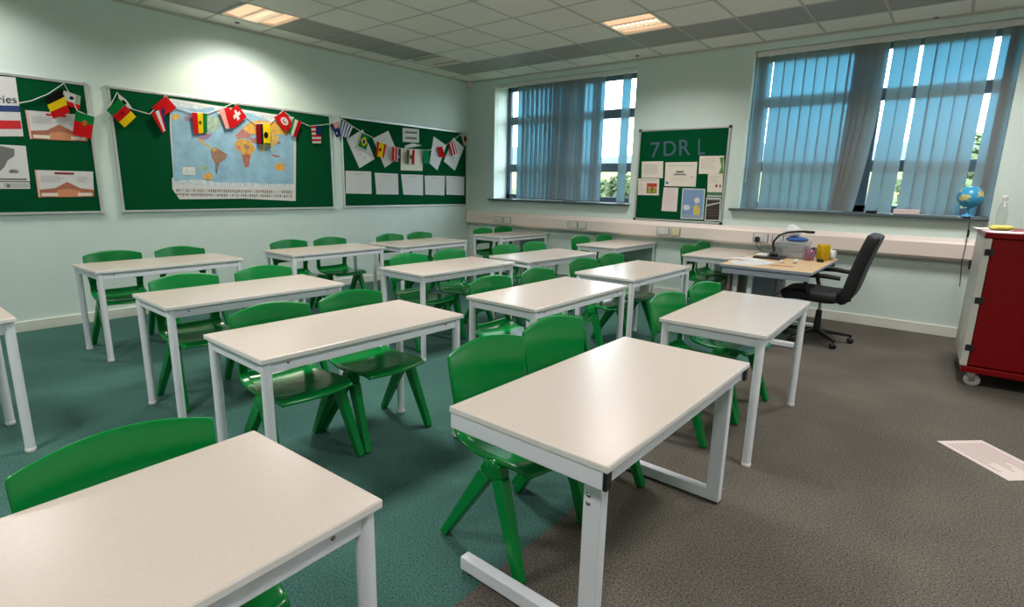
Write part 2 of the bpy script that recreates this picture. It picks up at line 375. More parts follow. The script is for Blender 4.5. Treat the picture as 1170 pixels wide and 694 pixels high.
# --- left board papers
zA = zc(0, 80, 4.085); OF = .0165
po = sheet('poster', 'white poster ending in the letters ries above a blue, white and red band', 'poster', [(-62, 83), *zA((72, 34), (110, 310)), (-48, 156)], 'L', OF, PAPER,
      [(.0, .48, 1, .585, NAVY), (.35, .73, .985, .875, REDP)])
tx = text_mesh('lettering', 'ries', .1, rgb((104, 112, 166)), Matrix(), po)
Q = [atL(p, OF + .002) for p in zA((-14, 120), (76, 122), (78, 155), (-12, 154))]
fit(tx.data, lambda u, v, z: bil(Q, u, 1 - v))
sheet('map_sheet', 'grey printed map sheet at the left edge of the photo, below the poster', 'printed sheet', [(-40, 163), *zA((120, 355), (140, 520)), (-36, 207)], 'L', OF, PAPER,
      [([(.3, .1), (.55, .03), (.8, .1), (.78, .3), (.66, .42), (.6, .6), (.5, .75), (.35, .7), (.3, .4)], MGREY), disc(.78, .72, .06, LGREY), ([(.65, .72), (.72, .66), (.8, .7), (.82, .76), (.68, .78)], MGREY), (.35, .92, .95, .97, MGREY)])
sheet('caption_strip', 'narrow grey printed strip just under the grey map sheet', 'paper strip', [(-36, 208), *zA((138, 524), (141, 555)), (-34, 216)], 'L', OF, PAPER, [(.55, .15, .98, .85, LGREY), (.6, .3, .66, .8, MGREY)])
def infosheet(label, px, top):
    pr = [(.32, .06, .66, .14, top)] + lines(.08, .2, .6, .46, 4, LGREY) + lines(.7, .22, .94, .46, 4, LGREY)
    pr += [([(0, .72), (.3, .66), (.45, .5), (.52, .42), (.6, .5), (.75, .66), (1, .72), (1, 1), (0, 1)], BRN), ([(.3, .99), (.34, .74), (.52, .68), (.74, .76), (.78, .99)], ORNG), (.06, .84, .34, .96, PAPERC), (.7, .84, .96, .96, PAPERC), (0, 0, .035, 1, PINK)]
    return sheet('information_sheet', label, 'information sheet', px, 'L', OF, PAPER, pr)
infosheet('upper brown and white information sheet, a red and green flag over its right end', zA((117, 187), (400, 211), (410, 334), (140, 322)), REDP)
infosheet('lower brown and white information sheet with a dark red title bar, no flag over it', zA((162, 467), (434, 475), (440, 592), (180, 595)), DRED)

# --- the world map
zM = zc(190, 100, 4.957)
def mp(*q): return [atL(p, 0.0178) for p in zM(*q)]
b = MB(); nrm = Vector((1, 0, 0))
outl = [(2, 48), (20, 62), (300, 105), (722, 168), (735, 300), (733, 643), (715, 643), (560, 636), (440, 630), (276, 632), (75, 634), (35, 575), (32, 520), (40, 505), (20, 240)]
v = mp(*outl[1:]); nn = len(v)
b.add(v + [p - nrm * .0012 for p in v], [tuple(reversed(range(nn)))] + [(i, (i + 1) % nn, nn + (i + 1) % nn, nn + i) for i in range(nn)], PAPER)
OCEAN = mat('map_ocean', (140, 180, 204), .55, noise=.16, scale=9)
lay = [.0]
def ml(c): return mat('map_%02x%02x%02x' % c, c, .6, noise=.22, scale=26)
def land(mt, *q):
    lay[0] += .00008; p = mp(*q); b.add([k + nrm * (.0006 + lay[0]) for k in p], [tuple(reversed(range(len(p))))], mt)
land(OCEAN, (22, 78), (720, 182), (722, 565), (45, 548))
ICE, PUR, PGRN, SAND, TAN, GREYL, AFR, AFR2, MPK, GLD = ml((196, 206, 212)), ml((146, 124, 152)), ml((158, 184, 164)), ml((208, 168, 90)), ml((150, 116, 94)), ml((112, 112, 112)), ml((204, 158, 74)), ml((168, 106, 88)), ml((180, 120, 118)), ml((214, 164, 76))
land(ICE, (45, 530), (170, 520), (300, 538), (460, 540), (600, 548), (722, 545), (722, 567), (45, 550))
land(ICE, (270, 118), (330, 112), (372, 130), (340, 165), (300, 160)); land(ICE, (22, 80), (140, 98), (250, 112), (180, 125), (60, 108)); land(ICE, (480, 150), (600, 160), (718, 186), (718, 205), (600, 195))
land(GLD, (28, 160), (62, 150), (80, 165), (62, 182), (34, 184)); land(PUR, (95, 170), (125, 155), (160, 160), (158, 192), (110, 192))
land(PGRN, (150, 152), (200, 145), (245, 150), (270, 175), (290, 165), (312, 195), (300, 235), (270, 250), (235, 262), (160, 262), (155, 210))
land(PUR, (160, 258), (235, 262), (262, 266), (235, 292), (205, 298), (168, 280)); land(SAND, (172, 284), (205, 298), (215, 315), (242, 326), (255, 345), (226, 330), (198, 314))
land(TAN, (250, 350), (275, 338), (310, 358), (345, 380), (333, 408), (306, 425), (296, 440), (276, 432), (256, 395)); land(GREYL, (277, 430), (298, 436), (292, 462), (288, 492), (278, 485)); land(GLD, (255, 352), (275, 340), (290, 350), (268, 366))
land(AFR, (384, 322), (398, 300), (428, 290), (466, 300), (488, 318), (506, 352), (486, 372), (478, 402), (430, 402), (424, 362), (395, 352)); land(AFR2, (428, 380), (478, 378), (468, 450), (446, 452), (434, 415)); land(MPK, (388, 328), (400, 346), (425, 352), (412, 332)); land(TAN, (440, 320), (470, 330), (462, 352), (442, 345))
land(MPK, (388, 272), (412, 252), (432, 232), (452, 240), (482, 260), (470, 288), (440, 284), (402, 292)); land(GLD, (432, 232), (470, 196), (520, 186), (620, 196), (700, 226), (712, 250), (676, 268), (600, 264), (520, 270), (470, 262))
land(SAND, (510, 268), (600, 262), (640, 280), (624, 318), (596, 336), (560, 328), (520, 308)); land(MPK, (470, 288), (512, 285), (520, 308), (492, 318)); land(SAND, (528, 330), (562, 328), (556, 358), (544, 372)); land(PGRN, (590, 332), (616, 345), (600, 372), (588, 352))
land(MPK, (600, 378), (640, 385), (640, 396), (602, 390)); land(AFR2, (625, 320), (640, 300), (648, 318)); land(GLD, (610, 446), (640, 424), (668, 438), (672, 464), (645, 474), (622, 468))
land(PAPERC, (90, 450), (162, 452), (162, 496), (92, 494)); land(ICE, (100, 460), (152, 462), (152, 486), (100, 484)); land(PGRN, (180, 445), (222, 438), (236, 462), (196, 472)); land(GLD, (206, 500), (240, 478), (264, 500), (250, 524), (214, 520))
mo = tag(b.build('world_map'), 'wide paper world map with a torn white lower edge on the green board', 'map')
fl = MB()
for r_ in range(2):
    for k in range(54):
        u = (k + .5) / 54; x = 55 + u * 660; y = 574 + r_ * 25 + u * 10
        w_, h_ = 5.2, (20 if r_ == 0 else 17) * random.uniform(.7, 1); p = mp((x - w_, y), (x + w_ * .4, y), (x + w_ * .4, y + h_), (x - w_, y + h_))
        fl.add([q + nrm * .0008 for q in p], [(3, 2, 1, 0)], random.choice((MGREY, LGREY, MGREY, TAN)))
fl.build('printed_key', mo)

# --- far board papers
zD = zc(380, 120, 5.78)
sheet('title_card', 'small white card with two grey lines, topmost on the far left-wall board', 'card', zD((463, 152), (572, 160), (572, 250), (463, 243)), 'L', OF, PAPER, [(.14, .22, .86, .36, MGREY), (.16, .62, .84, .78, MGREY)])
for k, (px, lb) in enumerate(((((85, 435), (255, 440), (258, 588), (88, 585)), 'first white paper in the bottom row of five, nearest the world map'),
                 (((278, 448), (432, 455), (436, 592), (290, 590)), 'second white paper in the bottom row of five, with a longer printed block'),
                 (((452, 458), (597, 462), (598, 597), (468, 592)), 'middle white paper in the bottom row of five, under the title card'),
                 (((608, 467), (742, 468), (738, 597), (612, 592)), 'fourth white paper in the bottom row of five, with a sketched curve'),
                 (((750, 468), (870, 474), (869, 597), (752, 592)), 'last white paper in the bottom row of five, next to the room corner'))):
    sheet('handwritten_sheet', lb, 'paper', zD(*px), 'L', OF, PAPER, [(.3, .1, .62, .14, LGREY)] + lines(.1, .25, .9, .9, 7 + k % 3, PALE, .2), 'row of papers on the far board')
sheet('tilted_sheet', 'tilted white sheet beneath the green flag with a yellow diamond', 'paper', zD((92, 226), (200, 162), (278, 356), (178, 418)), 'L', OF, PAPER, [disc(.5, .8, .06, LGREY, .6)] + lines(.2, .35, .5, .75, 3, LGREY, .2), 'tilted sheets on the far board')
sheet('tilted_sheet', 'tilted white sheet beneath the red and yellow flag', 'paper', zD((265, 222), (368, 170), (442, 345), (345, 415)), 'L', OF, PAPER, lines(.2, .2, .7, .7, 4, LGREY, .15), 'tilted sheets on the far board')
sheet('tilted_sheet', 'tilted white sheet left of the striped flag, a red flag on its right edge', 'paper', zD((668, 208), (752, 268), (692, 432), (640, 385)), 'L', OF, PAPER, lines(.2, .3, .7, .7, 3, LGREY, .2), 'tilted sheets on the far board')
sheet('tilted_sheet', 'tilted white sheet nearest the room corner, under the red and white striped flag', 'paper', zD((797, 215), (868, 282), (808, 435), (735, 372)), 'L', OF, PAPER, lines(.3, .4, .8, .9, 3, LGREY, .15), 'tilted sheets on the far board')
sheet('torn_sheet', 'greyish square sheet with a torn top in the middle of the far board', 'paper', zD((452, 288), (597, 294), (594, 436), (450, 432)), 'L', OF, PAPERC, [(.28, .15, .62, .75, LGREY)])
sheet('crumpled_strip', 'crumpled white paper strip above the greyish square sheet, below the title card', 'paper', zD((482, 268), (530, 252), (592, 268), (470, 290)), 'L', OF + .002, PAPER)

# --- flag bunting across the three boards of the left wall
bt = thing('flag_bunting', 'string of small national flags draped across the three left-wall boards', 'bunting', (XL, 4, 2.1))
inv = Matrix.Translation(-bt.location)
zB = zc(110, 70, 3.857)
path = zA((90, 155), (150, 143), (225, 112), (298, 62), (335, 130), (360, 190), (400, 208), (442, 218)) + zB((45, 214), (70, 180), (92, 138), (125, 175), (160, 212), (235, 233), (275, 195), (305, 150), (350, 203), (420, 226), (490, 230), (540, 212), (605, 185), (655, 238), (700, 276), (765, 274), (795, 245), (822, 217), (870, 256), (940, 286), (1030, 277), (1062, 262))
path += zD((62, 92), (135, 142), (195, 180), (265, 216), (300, 240), (352, 262), (440, 285), (520, 294), (640, 298), (692, 276), (745, 268), (795, 232), (850, 192), (885, 182))
pts = [atL(p, .032) for p in path]; o = MB().tube(pts, .0042, CORD, n=6).build('cord', bt); o.data.transform(inv)
WR = cloth('flag_cloth_white', (214, 212, 208), .15, (214, 212, 208))
def fc(c): return cloth('flag_%02x%02x%02x' % c, c, .15, c)
fR, fY, fG, fK, fB, fN, fW, fP, fD = fc((196, 30, 34)), fc((232, 200, 28)), fc((24, 118, 58)), fc((28, 26, 26)), fc((50, 84, 160)), fc((36, 52, 104)), WR, fc((226, 160, 150)), fc((122, 24, 34))
def flag(label, px, vert, bands, extra=(), k=[0]):
    k[0] += 1; q = [atL(p, .040 + .010 * (k[0] % 2)) for p in px]; b = MB(); nrm = Vector((1, 0, 0)); tot = sum(w for w, _ in bands); c0 = 0
    def P(u, v, e=0): return bil(q, u, v) + nrm * (.008 * math.sin(2.6 * u + 1.3 * v + k[0]) + e)
    for w, mt in bands:
        c1 = c0 + w / tot; na, nb = 2, 8
        for i in range(na):
            for j in range(nb):
                a0, a1, b0, b1 = c0 + (c1 - c0) * i / na, c0 + (c1 - c0) * (i + 1) / na, j / nb, (j + 1) / nb
                uv = [(a0, b0), (a1, b0), (a1, b1), (a0, b1)]
                if not vert: uv = [(y, x) for x, y in uv][::-1]
                b.add([P(*t) for t in uv], [(3, 2, 1, 0)], mt, True)
        c0 = c1
    for n_, (pp, mt) in enumerate(extra):
        for e in (.0015 + n_ * .0004,): b.add([P(u, v, e) for u, v in pp], [tuple(reversed(range(len(pp))))], mt)
    o = b.build('flag', bt); o.data.transform(inv); o['label'] = label; return o
def star(u, v, r, mt, n=5): return ([(u + (r if i % 2 == 0 else r * .42) * math.cos(math.pi * i / n - 1.57), v + (r if i % 2 == 0 else r * .42) * math.sin(math.pi * i / n - 1.57)) for i in range(2 * n)], mt)
rect = lambda a, b_, c_, d_, mt: ([(a, b_), (c_, b_), (c_, d_), (a, d_)], mt)
flag('black, yellow and red flag', zA((205, 132), (290, 86), (328, 200), (248, 228)), 0, [(1, fK), (1, fY), (1, fR)])
flag('white flag with a dark emblem and a red end', zA((296, 96), (378, 122), (372, 184), (288, 158)), 0, [(2, fW), (1, fR)], [disc(.5, .36, .13, fK), rect(.72, .0, 1, .62, fc((150, 170, 150)))])
flag('green and red flag with a yellow emblem', zA((352, 192), (442, 218), (426, 322), (340, 300)), 0, [(2, fG), (3, fR)], [disc(.55, .4, .13, fc((170, 110, 40)))])
flag('white flag with a dark round emblem', zB((97, 142), (130, 168), (160, 212), (104, 200)), 0, [(1, fW)], [disc(.5, .5, .2, fK)])
flag('green, red and yellow flag', zB((45, 215), (100, 165), (175, 245), (125, 292)), 0, [(1, fG), (1, fR), (.9, fY)], [star(.5, .5, .12, fD)])
flag('plain red flag', zB((245, 205), (305, 152), (355, 205), (292, 245)), 0, [(1, fR)])
flag('red, white and blue striped flag', zB((240, 230), (300, 206), (315, 300), (290, 315)), 1, [(1, fR), (.9, fW), (.5, fR), (.9, fN)])
flag('red, yellow and green flag with a black star', zB((420, 226), (490, 230), (490, 315), (432, 320)), 1, [(1, fR), (1, fY), (.8, fG)], [star(.5, .48, .15, fK)])
flag('pale pink and red flag', zB((540, 213), (590, 203), (606, 290), (572, 298)), 1, [(1, fP), (1.1, fR)])
flag('red flag with a white cross', zB((592, 212), (622, 192), (662, 245), (602, 300)), 1, [(1, fR)], [rect(.42, .2, .6, .8, fW), rect(.22, .4, .8, .6, fW)])
flag('dark red and yellow flag with a black emblem', zB((705, 278), (765, 275), (766, 368), (708, 365)), 1, [(.8, fD), (.35, fK), (1.2, fY)], [disc(.68, .55, .16, fK), rect(.55, .93, 1, 1, fG)])
flag('red flag with a white disc', zB((783, 248), (826, 219), (870, 278), (832, 312)), 1, [(1, fR)], [disc(.5, .5, .27, fW), disc(.5, .5, .14, fR), disc(.56, .5, .1, fW)])
flag('green, white and red flag', zB((866, 252), (905, 268), (883, 337), (848, 320)), 1, [(.5, fG), (.8, fW), (1, fR)])
flag('red and white striped flag with a blue corner', zB((945, 286), (993, 287), (992, 362), (952, 362)), 0, [(1, fR), (1, fW)] * 4, [rect(.45, 0, 1, .5, fN)])
flag('blue flag with a white and red corner', zB((1030, 280), (1066, 264), (1078, 330), (1060, 337)), 0, [(1, fN)], [rect(.35, 0, .95, .4, fP), rect(.3, .65, .5, .8, fW)])
flag('blue and white striped flag', zD((60, 95), (135, 145), (98, 222), (45, 195)), 1, [(1, fc((70, 100, 150))), (1, fW)] * 4)
flag('green flag with a yellow diamond', zD((197, 182), (240, 216), (220, 300), (170, 270)), 0, [(1, fG)], [([(.5, .12), (.9, .5), (.5, .88), (.1, .5)], fY), disc(.5, .5, .18, fB)])
flag('red and yellow flag', zD((297, 240), (352, 262), (338, 350), (285, 338)), 1, [(.8, fR), (2, fY), (.8, fR)], [disc(.4, .5, .14, fD)])
flag('red and pale striped flag', zD((393, 276), (440, 286), (435, 378), (390, 368)), 1, [(1, fR), (.7, fP), (.8, fR), (.6, fW), (.4, fN)])
flag('olive, white and red flag', zD((488, 296), (545, 297), (541, 390), (485, 388)), 1, [(1, fc((92, 98, 70))), (.9, fW), (1, fR)], [disc(.55, .5, .17, fc((110, 96, 60)))])
flag('plain green flag', zD((597, 299), (640, 300), (640, 388), (602, 388)), 1, [(1, fc((30, 130, 84)))])
flag('plain dark red flag', zD((692, 278), (724, 274), (746, 345), (706, 345)), 1, [(1, fR)])
flag('red and white narrow striped flag', zD((768, 250), (800, 234), (822, 322), (787, 336)), 1, [(1, fR), (.8, fW), (1, fR), (.8, fW), (.6, fR)])
flag('white flag with a dark red disc', zD((850, 195), (888, 185), (890, 245), (868, 275)), 1, [(1, fc((206, 190, 170)))], [disc(.5, .5, .26, fD)])

# --- small board between the windows
zE = zc(720, 140, 5.55)
LET = rgb((66, 90, 106))
for chh, q in (('7', ((128, 128), (192, 122), (188, 222), (132, 226))), ('D', ((212, 120), (292, 114), (290, 210), (212, 214))), ('R', ((310, 110), (382, 106), (382, 206), (312, 210))), ('L', ((432, 106), (474, 102), (474, 203), (430, 206)))):
    Q = [atB(p, OF + .001) for p in zE(*q)]; o = text_mesh('paper_letter', chh, .1, LET, Matrix(), None, .0008, .0008)
    fit(o.data, lambda u, v, z: bil(Q, u, 1 - v) + Vector((0, -z, 0)))
    if chh == 'D':
        pass
    tag(o, 'dull purple paper %s %s on the square board between the windows' % ('figure' if chh == '7' else 'letter', chh), 'paper letter', 'paper letters on the square board')
def bsheet(name, label, q, base, prints): return sheet(name, label, 'paper', zE(*q), 'B', OF, base, prints)
bsheet('printed_notice', 'small landscape notice at the upper left of the square board, under the 7', ((74, 248), (210, 246), (207, 353), (72, 352)), PAPERC, lines(.12, .2, .88, .8, 6, LGREY, .35))
bsheet('printed_notice', 'largest white landscape notice in the centre of the square board', ((224, 253), (426, 250), (415, 408), (218, 404)), PAPERC, [(.1, .12, .9, .15, LGREY), (.36, .36, .6, .44, MGREY), (.28, .48, .68, .54, MGREY)] + lines(.2, .62, .8, .8, 3, rgb((204, 190, 180)), .3) + [disc(.08, .86, .05, BLUE), disc(.86, .6, .04, LGREY)])
bsheet('printed_notice', 'landscape notice with a green strip at the upper right of the square board', ((441, 213), (596, 211), (594, 327), (434, 326)), PAPERC, lines(.08, .15, .7, .75, 6, rgb((200, 184, 160)), .3) + [([(.82, .1), (1, .08), (.96, .5), (1, .98), (.8, .98), (.9, .6)], rgb((96, 134, 60)))])
bsheet('printed_notice', 'portrait white notice with a green foot band, right edge of the square board', ((494, 326), (590, 328), (581, 472), (487, 470)), PAPERC, lines(.12, .1, .9, .4, 4, LGREY, .25) + [disc(.6, .52, .07, DRED), disc(.85, .52, .07, MGREY), (0, .8, 1, .95, rgb((70, 116, 84)))])
bsheet('printed_notice', 'small notice with red, yellow and green lights at the left edge of the square board', ((52, 355), (185, 357), (181, 463), (48, 460)), PAPERC, [(.08, .08, .9, .14, LGREY)] + lines(.06, .3, .36, .8, 5, LGREY, .3) + [(.42, .28, .9, .88, rgb((120, 96, 60)))] + [disc(.56 + .25 * i, .36 + .2 * j, .09, m_, 1) for j, m_ in enumerate((REDP, ORNG, rgb((150, 170, 40)))) for i in (0, 1)])
bsheet('printed_notice', 'narrow pale pink portrait sheet below the largest white notice', ((213, 412), (306, 415), (295, 566), (198, 561)), rgb((224, 208, 206)), lines(.12, .1, .9, .7, 10, rgb((200, 186, 186)), .3))
sheet('blue_poster', 'blue portrait poster with a yellow figure, bottom of the square board', 'poster', zE((332, 418), (476, 422), (463, 616), (319, 611)), 'B', OF, PAPER, [(.04, .03, .96, .97, rgb((120, 150, 188))), ([(.55, .95), (.55, .6), (.62, .5), (.76, .55), (.84, .7), (.82, .95)], rgb((206, 188, 90))), disc(.68, .38, .12, rgb((214, 208, 200)), .8), disc(.24, .62, .15, rgb((206, 214, 222)), .6), (.05, .85, .95, .97, rgb((140, 158, 180)))])
sheet('framed_photo', 'dark photograph with a white border at the lower right of the square board', 'photograph', zE((484, 476), (576, 478), (568, 626), (471, 624)), 'B', OF + .002, PAPER, [(.06, .05, .94, .95, rgb((52, 46, 44))), ([(.06, .3), (.94, .18), (.94, .24), (.06, .38)], LGREY), (.1, .06, .9, .1, LGREY)] + [(.15, .5 + .12 * j, .85, .56 + .12 * j, rgb((74, 64, 58))) for j in range(3)])

# --- sockets on the trunking, corner sensor
def socket(label, px0, px1, tint=None):
    p, q = on(px0, 1, YB - .1), on(px1, 1, YB - .1); cx, w_ = (p.x + q.x) / 2, abs(q.x - p.x); z = .868
    r = thing('wall_socket', label, 'socket', (cx, YB - .1, z), group='sockets on the trunking')
    MB().box((-w_ / 2 - .006, -.004, -.05), (w_ / 2 + .006, .002, .05), MGREY).build('shadow_gap_border', r)  # dark border stands in for the shadow gap round the plate
    MB().box((-w_ / 2 + .004, -.012, -.046), (w_ / 2 - .004, -.003, .046), tint or EDGE).build('face_plate', r, bevel=.003)
    for s_ in (-1, 1):
        MB().box((s_ * w_ * .25 - .008, -.016, .012), (s_ * w_ * .25 + .008, -.011, .032), PAPER).build('switch', r, bevel=.002)
        k = MB()
        for dx, dz in ((0, -.006), (-.011, -.024), (.011, -.024)): k.box((s_ * w_ * .25 + dx - .003, -.0135, dz - .004), (s_ * w_ * .25 + dx + .003, -.0118, dz + .004), INK)
        k.build('pin_holes', r)
    return r
zF = zc(530, 230, 4.68); zG = zc(850, 240, 8.675)
socket('left socket of the first pair along the trunking, near the room corner', *zF((166, 95), (208, 95)))
socket('right socket of the first pair along the trunking, near the room corner', *zF((216, 95), (250, 95)))
socket('left socket of the second pair along the trunking, below the left-hand window', *zF((558, 125), (606, 125)))
socket('right socket of the second pair along the trunking, below the left-hand window', *zF((614, 125), (656, 125)))
socket('left socket of the pair directly below the square board', *zF((1035, 158), (1097, 158)))
socket('yellowed right socket of the pair directly below the square board', *zF((1110, 160), (1156, 160)), rgb((226, 214, 176)))
socket('socket holding a black plug behind the teacher\'s desk', *zG((98, 268), (238, 275)))
socket('socket next to the plugged one, half hidden by the clear box on the desk', *zG((284, 275), (390, 280)))
r = thing('motion_detector', 'small white sensor high in the far room corner', 'sensor', (XL + .06, YB - .05, 2.985))
MB().box((-.028, -.03, -.045), (.028, .05, .045), EDGE).build('housing', r, bevel=.012, seg=3)
MB().lathe([(0, -.02), (.02, -.018), (.024, 0)], rgb((120, 70, 60)), 14, M=Matrix.Translation((.0, -.03, -.03)) @ Matrix.Rotation(R(90), 4, 'X')).build('lens', r)
MB().lathe([(0, .004), (.007, .0)], emis('led_red', (255, 120, 90), 2), 10, M=Matrix.Translation((.0, -.031, .018)) @ Matrix.Rotation(R(90), 4, 'X')).build('indicator', r)

# ------------------------------------------------------------------ school tables
TW, TL_, TH = .5486, 1.1106, .71
def table_top(W, Ln, H, mt=TOP, et=EDGE, th=.022):
    b = MB(); b.box((-W / 2, -Ln / 2, H - th), (W / 2, Ln / 2, H), et); b.m[1] = b.mi(mt); return b
def make_table(label):
    r = thing('classroom_table', label, 'table', group='classroom tables')
    table_top(TW, TL_, TH).build('tabletop', r, bevel=.004, seg=2)
    a = MB(); x, y, z0, z1 = TW / 2 - .018, TL_ / 2 - .018, TH - .07, TH - .022; t = .024
    a.box((-x, -y, z0), (x, -y + t, z1), STEEL); a.box((-x, y - t, z0), (x, y, z1), STEEL); a.box((-x, -y, z0), (-x + t, y, z1), STEEL); a.box((x - t, -y, z0), (x, y, z1), STEEL)
    for s in (-1, 1):
        a.lathe([(0, .002), (.005, .002), (.006, 0)], INK, 10, M=Matrix.Translation((x + .0005, s * (y - .1), z0 + .03)) @ Matrix.Rotation(R(90), 4, 'Y'))
    a.build('apron_frame', r, bevel=.003)
    for sx in (-1, 1):
        for sy in (-1, 1):
            l = MB(); p = (sx * (TW / 2 - .03), sy * (TL_ / 2 - .03))
            l.tube([(*p, .012), (*p, TH - .024)], .0215, STEEL, n=20); lo = l.build('leg', r)
            MB().lathe([(0, 0), (.022, 0), (.0235, .004), (.0235, .02), (.0215, .022)], EDGE, 20, (*p, 0)).build('foot_cap', lo)
    return r
# x, y, turn of each table solved from its corners in the photograph
TBL = dict(A1=(-5.1875, 1.7264, .03), A2=(-5.1313, 3.2692, .008), A3=(-5.0608, 4.5339, .02), A4=(-5.07, 6.322, -.008),
           B0=(-3.785, -.05, 0), B1=(-3.5165, 1.6308, -.017), B2=(-3.3795, 3.3675, -.033), B3=(-3.2567, 4.6284, -.069), B4=(-3.31, 6.322, -.02),
           C1=(-2.2714, 1.5282, -.021), C2=(-2.0393, 3.0006, -.019), C3=(-2.0956, 4.3717, -.028), C4=(-1.975, 6.322, .03), D3=(-.895, 3.307, .0127), D1=(-1.1451, .1095, .029))
NM = dict(A1='the first full table along the left wall', A2='the second table along the left wall', A3='the third table along the left wall', A4='the table in the far room corner',
          B1='the first full table of the second row', B2='the second full table of the second row', B3='the third full table of the second row', B4='the table under the square board',
          C1='the large near table left of centre', C2='the middle table with window glare', C3='the table with a white glossy far edge', C4='the table touching the teacher\'s desk',
          D1='the foreground table at bottom left', D2='the front centre table', D3='the front table before the teacher\'s desk')
LB = dict(A1='white-topped school table, first full one along the left wall, below the map\'s left half', A2='white-topped school table, second along the left wall, below the map\'s right half',
          A3='white-topped school table, third along the left wall, below the far board', A4='white-topped school table in the far room corner, against the window wall trunking',
          B0='white-topped school table cut off by the left edge of the photo', B1='white-topped school table, first full one of the second row from the left wall', B2='white-topped school table, second full one of the second row from the left wall',
          B3='white-topped school table, third full one of the second row, short of the trunking', B4='white-topped school table against the trunking, below the square board',
          C1='large-looking white-topped school table left of the front centre table, two chairs pushed under', C2='white-topped school table right behind the front centre table\'s two chairs', C3='white-topped school table in the third row, left of the teacher\'s desk',
          C4='white-topped school table by the trunking, its end touching the teacher\'s desk', D3='white-topped school table at right, directly in front of the teacher\'s desk', D1='white-topped school table cropped in the bottom left foreground')
proto = make_table(LB['A1']); tb = {}
for k, (x, y, a) in TBL.items():
    if k == 'A1': proto.location = (x, y, 0); proto.rotation_euler.z = a; tb[k] = proto
    else: tb[k] = dup(proto, LB[k], (x, y, 0), a)

# cantilever table, front centre
W_, L_, H_ = .61, 1.213, .665
r = thing('cantilever_table', 'white cantilever table on C-shaped steel feet in the front centre of the room', 'table', (-.9073, 1.8101, 0), -.0206)
table_top(W_, L_, H_).build('tabletop', r, bevel=.004)
a = MB(); x, y, z0, z1, t = W_ / 2 - .004, L_ / 2 - .004, H_ - .078, H_ - .022, .03
a.box((-x, -y, z0), (x - .012, -y + t, z1), STEEL); a.box((-x, y - t, z0), (x - .012, y, z1), STEEL); a.box((x - .034, -y + t, z0 + .004), (x - .014, y - t, z1), STEEL); a.box((-x + .05, -y + t, z0), (-x + .08, y - t, z1), STEEL)
af = a.build('apron_frame', r, bevel=.003)
for s in (-1, 1):
    ya, yb = sorted((s * y, s * (y - t))); MB().box((x - .012, ya, z0), (x, yb, z1), BLACK).build('end_cap', af, bevel=.002)
for s in (-1, 1):
    yc = s * (y - .046 - .021); l = MB(); px_ = x - .068
    l.box((px_ - .03, yc - .021, .012), (px_ + .03, yc + .021, z0), STEEL)
    lo = l.build('leg_post', r, bevel=.004)
    for k in range(2):
        MB().lathe([(0, .004), (.006, .003), (.0085, 0)], CHROME, 14, M=Matrix.Translation((px_ - .012, yc + s * .021, z0 - .06 - .026 * k)) @ Matrix.Rotation(R(-90 * s), 4, 'X')).build('bolt', lo)
    f = MB(); f.box((-x + .0, yc - .021, .012), (px_ - .028, yc + .021, .064), STEEL); fo = f.build('foot_bar', r, bevel=.004)
    for xx in (-x + .04, px_ + .01):
        MB().lathe([(0, 0), (.014, 0), (.016, .004), (.012, .014)], BLACK, 14, (xx, yc, 0)).build('glide', fo)

